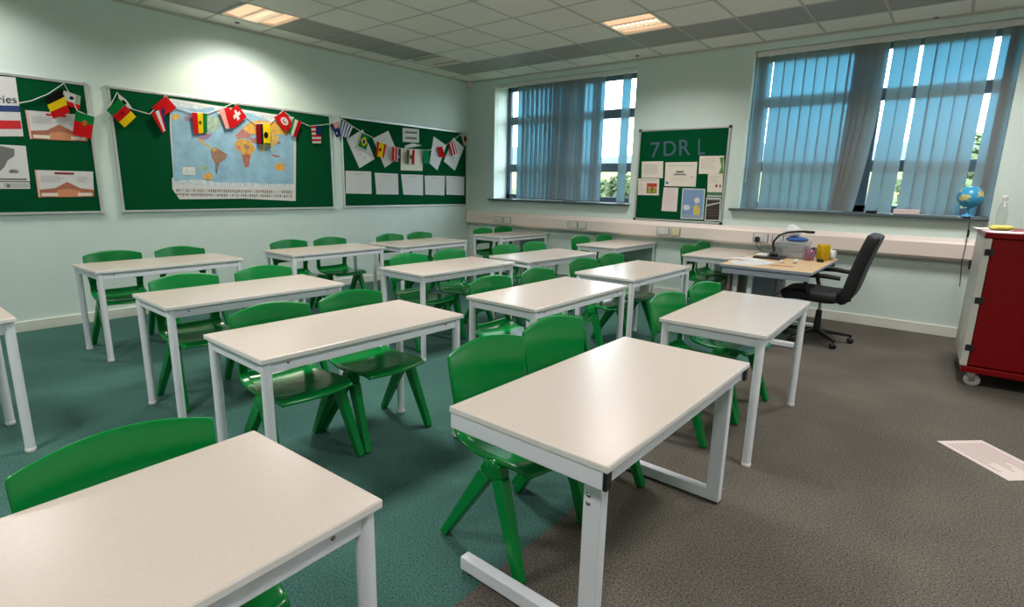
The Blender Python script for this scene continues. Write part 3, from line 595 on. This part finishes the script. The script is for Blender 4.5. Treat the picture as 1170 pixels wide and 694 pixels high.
# ------------------------------------------------------------------ moulded plastic chairs (x forward, origin on the floor)
def make_chair(label):
    r = thing('plastic_chair', label, 'chair', group='green plastic chairs')
    us = [-1, -.965, -.74, -.36, 0, .36, .74, .965, 1]
    NH = 7
    rows = [(.404, .200, .075), (.406, .200, -.03), (.413, .199, -.10), (.430, .197, -.155), (.462, .194, -.187), (.495, .192, -.192), (.52, .194, -.195), (.548, .198, -.198), (.60, .204, -.204), (.67, .212, -.213), (.742, .2135, -.2235), (.757, .2125, -.226)]
    vs, fs = [], []; nu = len(us)
    for z, hw, x in rows:
        for u in us:
            top = min(1, max(0, (z - .6) / .15)); vs.append((x + .036 * u * u * min(1, max(0, (z - .44) / .12)), u * hw, z + .034 * (1 - u * u) * top ** 2))
    for i in range(len(rows) - 1):
        for j in range(nu - 1):
            if i < NH and 2 <= j <= 5: continue
            fs.append((i * nu + j, i * nu + j + 1, (i + 1) * nu + j + 1, (i + 1) * nu + j))
    b = MB().add(vs, fs, GREEN, True).build('backrest', r)
    so = b.modifiers.new('thick', 'SOLIDIFY'); so.thickness = .014; so.offset = 0
    sb = b.modifiers.new('smooth', 'SUBSURF'); sb.levels = sb.render_levels = 2
    us = [-1.0, -.975, -.88, -.6, -.25, 0, .25, .6, .88, .975, 1.0]; nu = len(us)
    rows = [(-.192, .470, .178), (-.183, .448, .182), (-.152, .431, .190), (-.08, .421, .197), (.02, .424, .202), (.12, .432, .203), (.18, .430, .199), (.207, .418, .192), (.214, .400, .187)]
    vs, fs = [], []
    for i, (x, z, hw) in enumerate(rows):
        for j, u in enumerate(us):
            dish = -.012 * (1 - u * u) * (1 if 1 < i < 6 else .4); drop = -.02 if j in (0, nu - 1) else 0
            bow = .018 * (1 - u * u) * (x + .1 if x > 0 else 0) / .3
            vs.append((x + bow, u * hw * (1.0 if not drop else 1.005), z + dish + drop * (1 if 0 < i < 8 else .3)))
    fs = [(i * nu + j, (i + 1) * nu + j, (i + 1) * nu + j + 1, i * nu + j + 1) for i in range(len(rows) - 1) for j in range(nu - 1)]
    b = MB().add(vs, fs, GREEN, True).build('seat', r)
    so = b.modifiers.new('thick', 'SOLIDIFY'); so.thickness = .012; so.offset = -1
    sb = b.modifiers.new('smooth', 'SUBSURF'); sb.levels = sb.render_levels = 2
    for sy in (-1, 1):
        top = (.055, sy * .188, .415)
        for fx in (.208, -.208):
            l = MB(); sg = 1 if fx > 0 else -1
            A = Vector((.05 + sg * .008, sy * .188, .398)); B = Vector((fx, sy * .217, 0)); M_ = A.lerp(B, .12)
            l.beam(A, M_, .066, .048, .06, .046, GREEN, (0, 1, 0)); l.beam(M_, B, .06, .046, .04, .038, GREEN, (0, 1, 0))
            # keep the sole flat on the floor
            l.v = [(x, y, max(z, 0)) for x, y, z in l.v]
            l.build('leg', r, bevel=.008, seg=3)
        g = MB(); g.lathe([(0, -.026), (.036, -.026), (.042, -.02), (.042, .02), (.036, .026), (0, .026)], GREEN, 24, M=Matrix.Translation((.05, sy * .188, .376)) @ Matrix.Rotation(R(90), 4, 'X')); g.build('leg_knuckle', r)
    return r
# where each chair stands: side-by-side pairs tucked under the west edge of their table (y centre, turn)
CH = dict(A1=((1.475, 0), (2.0, 0)), A2=((3.05, 0), (3.55, 0)), A3=((4.36, 0), (4.85, 0)), A4=((6.10, 0), (6.575, 0)), B1=((1.405, 0), (1.938, 0)),
          B2=((3.2, -.04), (3.73, 0)), B3=((4.47, -.03), (4.98, -.03)), B4=((6.08, -.04), (6.56, 0)), C1=((1.335, 0), (1.812, 0)), C2=((2.785, -.03), (3.34, 0)),
          C3=((4.13, -.08), (4.64, -.08)), C4=((6.15, -.03), (6.628, -.03)), D1=((.363, 0),), D2=((1.585, -.08), (2.05, -.13)), D3=((3.075, -.1), (3.62, -.14)))
BX = dict(A1=-5.56, A2=-5.52, A3=-5.46, A4=-5.46, B1=-3.89, B2=-3.77, B3=-3.68, B4=-3.75, C1=-2.64, C2=-2.43, C3=-2.51, C4=-2.34, D1=-1.515, D2=-1.412, D3=-1.26)
cproto = None
for k, spots in CH.items():
    for i, (y, a) in enumerate(spots):
        side = '' if len(spots) == 1 else ('left-hand ' if i == 0 else 'right-hand ')
        lb = 'only green plastic chair in view behind the foreground table at bottom left' if len(spots) == 1 else '%sgreen plastic chair of the two behind %s' % (side, NM[k])
        x = BX[k] + .21 * math.cos(a)
        if k == 'B4' and i == 1: x += .08
        if k == 'D3': x += (-.02, .01)[i]
        if cproto is None: cproto = make_chair(lb); cproto.location = (x, y, 0); cproto.rotation_euler.z = a
        else:
            o = dup(cproto, lb, (x, y, 0), a)
            if k == 'C1' and i == 1:
                s_ = MB().box((-.03, -.03, .4245), (-.012, .012, .4255), PAPER).build('sticker', o); s_['label'] = 'small white sticker'

# ------------------------------------------------------------------ teacher's desk and what is on it
dx0, dx1, dy0, dy1, dh = -1.628, -.855, 5.145, 6.50, .73
r = thing('teacher_desk', 'beech-topped teacher\'s desk with grey steel legs below the right-hand window', 'desk', ((dx0 + dx1) / 2, (dy0 + dy1) / 2, 0))
cx, cy = r.location.x, r.location.y; hx, hy = (dx1 - dx0) / 2, (dy1 - dy0) / 2
table_top(hx * 2, hy * 2, dh, WOOD, GREYBLUE, .026).build('desktop', r, bevel=.003)
for s in (-1, 1): MB().box((-hx + .02, s * (hy - .03) - .012, dh - .085), (hx - .02, s * (hy - .03) + .012, dh - .026), GREYBLUE).build('apron_rail', r, bevel=.003)
MB().box((-hx + .05, -hy + .12, .28), (-hx + .068, hy - .06, dh - .026), WOODD).build('modesty_panel', r, bevel=.002)
for s in (-1, 1):
    y = s * (hy - .2); 
    for xx in (-hx + .1, -hx + .235): MB().box((xx - .022, y - .02, .03), (xx + .022, y + .02, dh - .026), STEEL).build('leg_post', r, bevel=.004)
    MB().box((-hx + .03, y - .03, .006), (hx - .1, y + .03, .05), STEEL).build('foot_bar', r, bevel=.006)
r = thing('drawer_pedestal', 'grey-blue drawer pedestal tucked under the teacher\'s desk', 'drawer unit', (-1.40, 5.92, 0))
MB().box((-.16, -.2, .03), (.14, .2, .6), GREYBLUE).build('body', r, bevel=.004)
for k in range(3):
    d = MB().box((.14, -.19, .05 + k * .18), (.155, .19, .215 + k * .18), GREYBLUE).build('drawer_front', r, bevel=.003)
    MB().box((.155, -.05, .155 + k * .18), (.165, .05, .17 + k * .18), BLACK).build('handle', d)
for sx in (-1, 1):
    for sy in (-1, 1): MB().lathe([(0, 0), (.018, 0), (.02, .01), (.02, .03), (0, .03)], BLACK, 12, (-.01 + sx * .11, sy * .15, 0)).build('foot', r)

DZ = dh
CLEAR = glass('clear_plastic', (.93, .94, .95), .1, .12, (210, 214, 220))
r = thing('plastic_drawer_box', 'clear plastic box with stacked trays, back of the teacher\'s desk by the window', 'plastic box', (-1.245, 6.28, DZ))
b = MB(); bx0, bx1, by0, by1, bh = -.135, .135, -.15, .15, .16
b.box((bx0, by0, 0), (bx1, by1, .004), CLEAR)
for q in (((bx0, by0, .004), (bx1, by0 + .004, bh)), ((bx0, by1 - .004, .004), (bx1, by1, bh)), ((bx0, by0, .004), (bx0 + .004, by1, bh)), ((bx1 - .004, by0, .004), (bx1, by1, bh))): b.box(*q, CLEAR)
b.box((bx0, by0, bh), (bx1, by1, bh + .006), CLEAR); b.build('case', r, bevel=.002)
for k in range(2): MB().box((bx0 + .012, by0 + .012, .012 + k * .075), (bx1 - .012, by1 - .012, .055 + k * .075), rgb((168, 164, 160))).build('tray_contents', r, bevel=.006)
def lumpy(name, c, rad, mt, seed, amp=.25, parent=None, sub=3):
    bm = bmesh.new(); bmesh.ops.create_icosphere(bm, subdivisions=sub, radius=1); rnd = random.Random(seed)
    ph = [(Vector((rnd.uniform(-1, 1), rnd.uniform(-1, 1), rnd.uniform(-1, 1))).normalized() * rnd.uniform(2, 5), rnd.uniform(0, 6)) for _ in range(7)]
    for v in bm.verts:
        d = 1 + amp * sum(math.sin(v.co.dot(k) + p) for k, p in ph) / 4; v.co = Vector((v.co.x * rad[0] * d, v.co.y * rad[1] * d, max(v.co.z * d, -.85) * rad[2]))
    me = bpy.data.meshes.new(name); bm.to_mesh(me); bm.free(); me.materials.append(mt)
    for p in me.polygons: p.use_smooth = True
    o = bpy.data.objects.new(name, me); COL.objects.link(o); o.location = c
    if parent: o.parent = parent
    return o
tag(lumpy('blue_pouch', (-1.215, 6.25, DZ + .166 + .024), (.10, .09, .028), rgb((52, 88, 156)), 3, .12), 'dark blue pouch lying on the clear plastic box', 'pouch')
tag(lumpy('plastic_bag', (-1.265, 6.27, DZ + .166 + .052 + .05), (.085, .075, .062), PAPER, 5, .3), 'crumpled white bag on top of the clear plastic box', 'bag')
# visualiser on a bent arm
r = thing('visualiser', 'black desk visualiser with a gooseneck arm arching over the desk', 'document camera', (-1.40, 6.02, DZ))
MB().box((-.13, -.16, 0), (.13, .10, .022), BLACK).build('base', r, bevel=.006)
MB().lathe([(0, .022), (.04, .022), (.036, .05), (.02, .075), (0, .075)], BLACK, 18, (.03, 0, 0)).build('pivot', r)
arm = [(.03, 0, .07), (.012, 0, .13), (.016, 0, .175), (.06, 0, .235), (.13, 0, .268), (.22, 0, .284), (.30, 0, .288)]
MB().tube(arm, [.013, .012, .011, .011, .011, .011, .012], BLACK, n=12).build('gooseneck_arm', r)
MB().box((.29, -.018, .272), (.375, .018, .298), BLACK).build('camera_head', r, bevel=.006)
def flatpaper(name, label, cat, cx, cy, z, w_, l_, rz, mt=PAPER, pr=(), group=None, th=.0015):
    b = MB(); M = Matrix.Translation((cx, cy, z)) @ Matrix.Rotation(rz, 4, 'Z'); b.box((-w_ / 2, -l_ / 2, 0), (w_ / 2, l_ / 2, th), mt, M)
    for u0, v0, u1, v1, m_ in pr: b.add([M @ Vector(((u - .5) * w_, (.5 - v) * l_, th + .0003)) for u, v in ((u0, v1), (u1, v1), (u1, v0), (u0, v0))], [(0, 1, 2, 3)], m_)
    return tag(b.build(name), label, cat, group)
flatpaper('loose_sheet', 'white sheet lying nearest the front left corner of the teacher\'s desk', 'paper', -1.48, 5.36, DZ + .0005, .21, .297, .5, PAPER, lines(.1, .1, .9, .9, 12, LGREY, .2))
flatpaper('loose_sheet', 'white sheet overlapping the others in the middle of the desk\'s paper pile', 'paper', -1.37, 5.50, DZ + .0022, .21, .297, -.25, PAPER, lines(.1, .1, .9, .9, 12, LGREY, .2))
flatpaper('loose_sheet', 'white sheet at the left end of the teacher\'s desk, behind the overlapping papers', 'paper', -1.52, 5.68, DZ + .004, .21, .297, .9, PAPER, lines(.1, .1, .9, .9, 10, LGREY, .2))
flatpaper('notepad', 'white notepad resting on the visualiser base', 'notepad', -1.472, 5.985, DZ + .0225, .1, .16, .1, PAPER, (), None, .012)
o = flatpaper('ruler', 'thin brown ruler lying on the bare front of the teacher\'s desk', 'ruler', -1.16, 5.42, DZ + .0005, .2, .03, .25, BRN, (), None, .003)
for k, (x, y, s) in enumerate(((-1.20, 5.62, .022), (-1.1, 5.72, .026))):
    tag(lumpy('crumpled_tissue', (x, y, DZ + s * .72), (s, s * 1.2, s * .85), PAPER, 20 + k, .4, None, 2), ('small crumpled tissue left of the other, by the loose sheets', 'small crumpled tissue in front of the pinkish beaker')[k], 'tissue', 'tissues on the desk')
PINKC = glass('pink_plastic', (.86, .7, .8), .1, .35, (170, 120, 150))
r = thing('plastic_beaker', 'pinkish translucent beaker between the clear box and the yellow tub', 'beaker', (-1.055, 6.1, DZ))
MB().lathe([(0, 0), (.038, 0), (.042, .11), (.0395, .11), (.036, .004), (0, .004)], PINKC, 24).build('cup', r)
MB().beam((.0, .005, .01), (.03, .01, .135), .012, .012, .012, .012, BLACK).build('marker', r, bevel=.003)
YT = glass('yellow_plastic', (.95, .85, .12), .1, .45, (226, 200, 20))
r = thing('yellow_tub', 'tall yellow translucent tub at the right end of the desk\'s back edge', 'tub', (-.955, 6.2, DZ))
MB().lathe([(0, 0), (.052, 0), (.058, .015), (.06, .15), (.062, .16), (.0585, .16), (.056, .016), (0, .006)], YT, 28).build('tub', r)
o = lumpy('contents', (0, 0, .065), (.046, .046, .06), rgb((206, 172, 20)), 9, .15, r)
r = tag(MB().box((-.028, -.018, 0), (.028, .018, .03), BLACK, Matrix.Translation((-.945, 6.03, DZ)) @ Matrix.Rotation(.4, 4, 'Z')).build('board_rubber', bevel=.004), 'small black block in front of the yellow tub', 'block')
o = lumpy('crumpled_paper', (-.905, 6.36, DZ + .05), (.04, .07, .06), PAPER, 31, .4); tag(o, 'crumpled white paper right of the yellow tub at the desk\'s far corner', 'paper')
# plug and its lead
r = thing('plug', 'black mains plug with a lead dropping behind the teacher\'s desk', 'plug', (on((865.6, 272.5), 1, YB - .115).x, YB - .113, .85))
MB().box((-.026, -.034, -.028), (.026, 0, .028), BLACK).build('plug_body', r, bevel=.01, seg=3)
MB().tube([(0, -.02, -.025), (.0, -.03, -.08), (.05, -.035, -.118), (.14, -.12, -.128), (.22, -.3, -.112), (.28, -.55, -.112)], .004, BLACK, n=8).build('lead', r)

# ------------------------------------------------------------------ swivel chair (faces the desk, towards -x)
r = thing('office_chair', 'black padded swivel chair with armrests at the teacher\'s desk', 'office chair', (-.86, 5.80, 0), 0)
def pad(name, prof, hw, th, M=None, crown=.02):        # upholstered slab following a side profile of (x, z)
    nu = 9; vs = []; fs = []
    for i, (x, z) in enumerate(prof):
        for j in range(nu):
            u = j / (nu - 1) * 2 - 1; e = 1 - .12 * (abs(i - (len(prof) - 1) / 2) / ((len(prof) - 1) / 2)) ** 4; vs.append((x, u * hw * e, z))
    fs = [(i * nu + j, (i + 1) * nu + j, (i + 1) * nu + j + 1, i * nu + j + 1) for i in range(len(prof) - 1) for j in range(nu - 1)]
    o = MB().add(vs, fs, BLKFAB, True).build(name, r)
    s = o.modifiers.new('thick', 'SOLIDIFY'); s.thickness = th; s.offset = 0
    s = o.modifiers.new('smooth', 'SUBSURF'); s.levels = s.render_levels = 2; return o
pad('seat_cushion', [(-.31, .435), (-.27, .458), (-.15, .466), (0, .456), (.1, .452), (.17, .462)], .25, .1)
pad('backrest', [(.15, .435), (.20, .455), (.235, .52), (.255, .62), (.285, .76), (.325, .91), (.36, 1.02), (.365, 1.045)], .235, .105)
MB().tube([(.05, 0, .41), (.16, 0, .405), (.24, 0, .44)], .022, BLACK, n=10).build('back_bracket', r)
for s in (-1, 1):
    MB().tube([(.17, s * .27, .655), (.05, s * .28, .665), (-.06, s * .28, .66), (-.11, s * .28, .63), (-.09, s * .275, .55), (-.05, s * .265, .44), (-.03, s * .22, .425)], [.02, .022, .022, .021, .019, .018, .016], BLACK, n=12).build('armrest', r)
MB().box((-.12, -.11, .405), (.12, .11, .43), BLACK).build('mechanism', r, bevel=.006)
MB().tube([(.1, .06, .41), (.1, .2, .405)], .008, BLACK, n=8).build('lever', r)
c = MB(); c.tube([(0, 0, .28), (0, 0, .41)], .014, CHROME, n=16); c.build('gas_strut', r)
MB().tube([(0, 0, .08), (0, 0, .30)], [.034, .026], BLACK, n=18).build('column_cover', r)
for k in range(5):
    a_ = R(-52 + 72 * k); d = Vector((math.cos(a_), math.sin(a_), 0)); sd = Vector((-d.y, d.x, 0)); s_ = MB()
    s_.beam(d * .02 + Vector((0, 0, .105)), d * .30 + Vector((0, 0, .078)), .04, .05, .026, .034, BLACK, sd); so = s_.build('star_leg', r, bevel=.006)
    w_ = MB()
    for e in (-1, 1): w_.lathe([(0, -.009), (.024, -.009), (.027, -.005), (.027, .005), (.024, .009), (0, .009)], BLACK, 18, M=Matrix.Translation(d * .295 + Vector((0, 0, .0275)) + sd * (e * .014)) @ sd.to_track_quat('Z', 'Y').to_matrix().to_4x4())
    w_.tube([d * .295 + Vector((0, 0, .03)), d * .295 + Vector((0, 0, .085))], .008, BLACK, n=8); w_.build('castor', so)

# ------------------------------------------------------------------ red trolley cupboard on castors
r = thing('storage_trolley', 'red storage trolley with pale grey doors on castors at the right edge', 'trolley', (.205, 5.125, 0), R(1.6))
TWd, TDp, th_ = 1.0, .87, 1.144
MB().box((.046, .015, .165), (TWd - .01, TDp - .01, 1.104), RED).build('cabinet_body', r, bevel=.004)
MB().box((-.004, -.004, 1.104), (TWd, TDp, th_), RED).build('top_panel', r, bevel=.006)
MB().box((.012, -.004, .112), (TWd, TDp, .158), RED).build('base_rail', r, bevel=.006)
for k in range(2):
    y0, y1 = (.002, .432) if k == 0 else (.436, TDp - .006)
    d = MB().box((.0, y0, .160), (.042, y1, 1.10), GREYDOOR).build('door', r, bevel=.003)
    if k == 0:
        for z in (.30, .655, 1.005): MB().box((.012, -.008, z - .022), (.062, .012, z + .022), BLACK).build('hinge', d, bevel=.003)
    else: MB().box((-.016, y1 - .045, .79), (0, y1 - .03, .87), BLACK).build('handle', d, bevel=.004)
WH = mat('castor_grey', (150, 150, 150), .4)
for sx in (.07, TWd - .08):
    for sy in (.05, TDp - .08):
        f = MB(); f.box((sx - .045, sy - .035, .108), (sx + .045, sy + .035, .118), CHROME)
        for e in (-1, 1): f.beam((sx + .005, sy + e * .02, .11), (sx + .02, sy + e * .02, .045), .05, .003, .03, .003, CHROME)
        fo = f.build('castor_fork', r)
        MB().lathe([(0, -.014), (.03, -.014), (.042, -.013), (.05, -.009), (.05, .009), (.042, .013), (.03, .014), (0, .014)], WH, 24, M=Matrix.Translation((sx + .02, sy, .05)) @ Matrix.Rotation(R(90), 4, 'X')).build('wheel', fo)
tz = th_
BOT = glass('clear_bottle_plastic', (.95, .96, .95), .12, .1, (220, 224, 224))
p = on((1143.5, 254), 2, tz + .0); p = Vector((.30, 5.58, tz))
r = thing('plastic_bottle', 'clear empty bottle with a white cap standing on the red trolley', 'bottle', (.296, 5.62, tz))
MB().lathe([(0, .002), (.032, .002), (.034, .012), (.032, .07), (.034, .09), (.034, .15), (.026, .19), (.015, .215), (.015, .235)], BOT, 24).build('bottle_body', r)
MB().lathe([(.0175, .23), (.0175, .252), (.015, .256), (0, .256)], PAPER, 20).build('cap', r)
YG = mat('yellow_green_cloth', (186, 182, 84), .9, noise=.25, scale=30)
o = lumpy('crumpled_cloth', (.285, 5.47, tz + .02), (.06, .055, .024), YG, 44, .45); tag(o, 'crumpled yellow-green cloth in front of the clear bottle on the trolley', 'cloth')
flatpaper('loose_sheet', 'white sheet at the front left corner of the red trolley top', 'paper', .31, 5.27, tz + .0005, .2, .28, .25, PAPER)
flatpaper('loose_sheet', 'pale pink sheet lying flat on the red trolley top, right of the bottle', 'paper', .52, 5.36, tz + .0005, .21, .297, -1.3, rgb((236, 204, 204)))
flatpaper('loose_sheet', 'white sheet under the clear bottle at the trolley\'s far left corner', 'paper', .26, 5.72, tz + .0005, .21, .297, .1, PAPER)
bpy.data.objects['plastic_bottle'].location.z += .002

# ------------------------------------------------------------------ globe and box on the sill
gy = YB - .04
gp = on((1108.5, 225), 1, gy); zs = ZS + .0045
r = thing('globe', 'small blue desk globe on a light blue stand at the right end of the sill', 'globe', (gp.x, gy, zs))
OC, LA = rgb((70, 160, 200)), rgb((200, 190, 130)); gr = .102; gc = gp.z - zs
mt, nt, bs = nodes('globe_map'); nz = nt.nodes.new('ShaderNodeTexNoise'); nz.inputs['Scale'].default_value = 11; nz.inputs['Detail'].default_value = 4
tcn = nt.nodes.new('ShaderNodeTexCoord'); nt.links.new(tcn.outputs['Object'], nz.inputs['Vector']); rp = nt.nodes.new('ShaderNodeValToRGB')
e = rp.color_ramp.elements; e[0].position = .54; e[1].position = .57; e[0].color = (*lin((56, 158, 204)), 1); e[1].color = (*lin((206, 196, 130)), 1)
nt.links.new(nz.outputs['Fac'], rp.inputs['Fac']); nt.links.new(rp.outputs['Color'], bs.inputs['Base Color']); bs.inputs['Roughness'].default_value = .3
MB().lathe([(gr * math.sin(math.pi * k / 16), -gr * math.cos(math.pi * k / 16)) for k in range(17)], mt, 28, (0, 0, gc)).build('sphere', r)
SB = mat('stand_blue', (80, 170, 220), .3)
arc = [((gr + .008) * math.sin(a_) * .98, 0, gc - (gr + .008) * math.cos(a_)) for a_ in [R(-20 + 10 * k) for k in range(12)]]
MB().tube(arc, .004, SB, n=8).build('meridian_arm', r)
MB().lathe([(0, 0), (.05, 0), (.048, .008), (.03, .018), (.012, .03), (.01, gc - gr - .002), (0, gc - gr - .002)], SB, 24).build('base', r)
MB().tube([(.02, -.03, .01), (.03, -.062, .0), (.034, -.07, -.12), (.036, -.07, -.30), (.03, -.12, -.42), (.045, -.125, -.6), (.05, -.126, -.66)], .004, BLACK, n=8).build('cable', r)
MB().box((.028, -.08, -.19), (.046, -.062, -.12), BLACK).build('inline_switch', r, bevel=.004)
p0, p1 = on((1020, 247), 1, YB - .02), on((1050, 248.5), 1, YB - .02)
tag(MB().box((p0.x, YB - .05, ZS + .0045), (p1.x, YB + .02, ZS + .055), rgb((214, 196, 196))).build('small_box', bevel=.003), 'pale pink carton on the sill at the foot of the closed blind', 'box')
tag(MB().box((-.72, YB - .045, ZS + .0045), (-.62, YB + .0, ZS + .03), BLACK).build('board_pen_tray', bevel=.004), 'low black tray on the sill, left of the pale pink carton', 'tray')

# ------------------------------------------------------------------ sheet on the floor
A_, B_, C_ = (on(q, 2, 0) for q in ((1070.3, 504.4), (1121.5, 503.6), (1152.4, 549.9)))
q = [A_, B_, C_ + (B_ - A_), C_]; b = MB(); up = Vector((0, 0, .002))
b.add([v + up * .3 for v in q] + [v + up for v in q], [(0, 1, 2, 3), (7, 6, 5, 4), (0, 4, 5, 1), (1, 5, 6, 2), (2, 6, 7, 3), (3, 7, 4, 0)], rgb((206, 192, 186)))
TXT = rgb((160, 140, 138))
for u0, v0, u1, v1, m_ in lines(.08, .12, .92, .92, 9, TXT, .4) : b.add([bil(q, v, u) + up * 1.2 for u, v in ((u0, v0), (u1, v0), (u1, v1), (u0, v1))], [(0, 1, 2, 3)], m_)
tag(b.build('floor_sheet'), 'printed white sheet lying on the brown carpet at the right', 'paper')

SKY, CEIL, WALLSPOT, EXPO, SPR = 9.5, 32, 34, .1, 145

# ------------------------------------------------------------------ outside the windows
FIELD = mat('hill_field', (112, 104, 40), .95, noise=.1, scale=.05); MEAD = mat('meadow', (56, 74, 32), .95, noise=.15, scale=.3)
WOODS = mat('far_woods', (48, 66, 72), .95, noise=.2, scale=.12)  # bluish tint puts the haze of distance into the woods' colour
def terrain(name, y0, y1, fz, mt, x0=-260, x1=160, nx=70, ny=14, seed=1, amp=0):
    rnd = random.Random(seed); ph = [(rnd.uniform(.01, .09), rnd.uniform(0, 6)) for _ in range(5)]; vs = []
    for j in range(ny + 1):
        f = j / ny; y = y0 + (y1 - y0) * f
        for i in range(nx + 1):
            x = x0 + (x1 - x0) * i / nx; vs.append((x, y, fz(f) + amp * f * sum(math.sin(x * k + p) for k, p in ph)))
    fs = [(j * (nx + 1) + i, j * (nx + 1) + i + 1, (j + 1) * (nx + 1) + i + 1, (j + 1) * (nx + 1) + i) for j in range(ny) for i in range(nx)]
    return struct(MB().add(vs, fs, mt, True).build(name))
terrain('ground_meadow', YO + .6, 60, lambda f: -3.2 + 4.4 * f * f, MEAD)
terrain('ground_field', 60, 130, lambda f: 1.2 + 5.2 * f, FIELD, seed=2, amp=.15)
terrain('ground_hill', 128, 250, lambda f: 5.6 + 15 * f ** .8, WOODS, seed=3, amp=1.2)
def leafmat(c): return mat('leaf_%02x%02x%02x' % c, c, .7, noise=.3, scale=2)
BARK = mat('bark', (84, 70, 56), .9)
def tree(label, x, y, zb, h, wd, c, seed):
    rnd = random.Random(seed); r = thing('tree', label, 'tree', (x, y, zb), group='trees outside the windows')
    t = MB(); t.tube([(0, 0, 0), (.05, .02, h * .3), (0, 0, h * .62)], [.16, .12, .05], BARK, n=10)
    for k in range(5):
        a = k * 1.3; t.tube([(0, 0, h * (.3 + .05 * k)), (math.cos(a) * wd * .5, math.sin(a) * wd * .5, h * (.52 + .06 * k))], [.06, .02], BARK, n=7)
    t.build('trunk', r)
    b = MB(); m_ = leafmat(c); blobs = [(Vector((rnd.gauss(0, .42) * wd, rnd.gauss(0, .42) * wd, h * rnd.uniform(.32, .88))), rnd.uniform(.28, .5) * wd) for _ in range(16)]
    for _ in range(2600):
        c0, rr = rnd.choice(blobs); d = Vector((rnd.gauss(0, 1), rnd.gauss(0, 1), rnd.gauss(0, 1))).normalized(); p = c0 + d * rr * rnd.uniform(.75, 1.05)
        u = d.orthogonal().normalized(); u.rotate(Matrix.Rotation(rnd.uniform(0, 6.3), 3, d)); v = d.cross(u); s = rnd.uniform(.08, .17)
        u += d * rnd.uniform(-.6, .6); b.add([p - u * s, p - v * s * .6, p + u * s, p + v * s * .6], [(0, 1, 2, 3)], m_)
    b.build('foliage', r); return r
tree('bushy green tree seen through the open right part of the left-hand window', -11.0, 19.4, -2.6, 4.8, 1.6, (52, 74, 28), 1)
tree('green tree seen at the left edge of the left-hand window', -17.5, 20.5, -2.6, 4.6, 1.5, (58, 78, 36), 2)
tree('pale green tree seen past the globe through the right-hand window', .35, 20, -2.6, 5.9, 1.5, (76, 94, 54), 3)

# ------------------------------------------------------------------ light
wd = bpy.data.worlds.new('sky'); SC.world = wd; wd.use_nodes = True; nt = wd.node_tree
bg = nt.nodes['Background']; bg.inputs['Color'].default_value = (.80, .93, 1.0, 1); bg.inputs['Strength'].default_value = SKY
def lamp(name, kind, loc, energy, col, rot=(0, 0, 0), **kw):
    l = bpy.data.lights.new(name, kind); l.energy = energy; l.color = col
    for k, v in kw.items(): setattr(l, k, v)
    o = bpy.data.objects.new(name, l); COL.objects.link(o); o.location = loc; o.rotation_euler = rot; return o
WARM = (1, .955, .92)
for (lx, ly), lit in LIT.items():  # the added out-of-view fittings get lamps too
    if not lit: continue
    if (lx, ly) == (-5.83, 3.07):
        lamp('fitting_lamp', 'SPOT', (lx, ly, ZC - .012), WALLSPOT, (1, .87, .5), spot_size=R(134), spot_blend=.34, shadow_soft_size=.06)
    lamp('fitting_lamp', 'AREA', (lx, ly, ZC - .012), CEIL * (.6 if lx < -5 else 1.2 if ly > 5 and lx > -1 else 1.35 if lx < -1 and ly < 5 else .85), WARM, shape='RECTANGLE', size=.5, size_y=.5, spread=R(SPR))

vs_ = SC.view_settings; vs_.view_transform = 'Standard'; vs_.look = 'None'; vs_.gamma = 1; vs_.use_curve_mapping = False; vs_.exposure = EXPO
SC.cycles.max_bounces = 10; SC.cycles.diffuse_bounces = 5; SC.cycles.transparent_max_bounces = 16; SC.cycles.use_denoising = True
SC.cycles.sample_clamp_indirect = 8

# put every single-mesh thing's origin at its own base
for o in list(COL.objects):
    if o.type == 'MESH' and o.parent is None and o.get('kind') is None and not o.children and o.data.users == 1 and o.location.length == 0:
        v = [p.co for p in o.data.vertices]
        c = Vector(((min(p.x for p in v) + max(p.x for p in v)) / 2, (min(p.y for p in v) + max(p.y for p in v)) / 2, min(p.z for p in v)))
        o.data.transform(Matrix.Translation(-c)); o.location = c
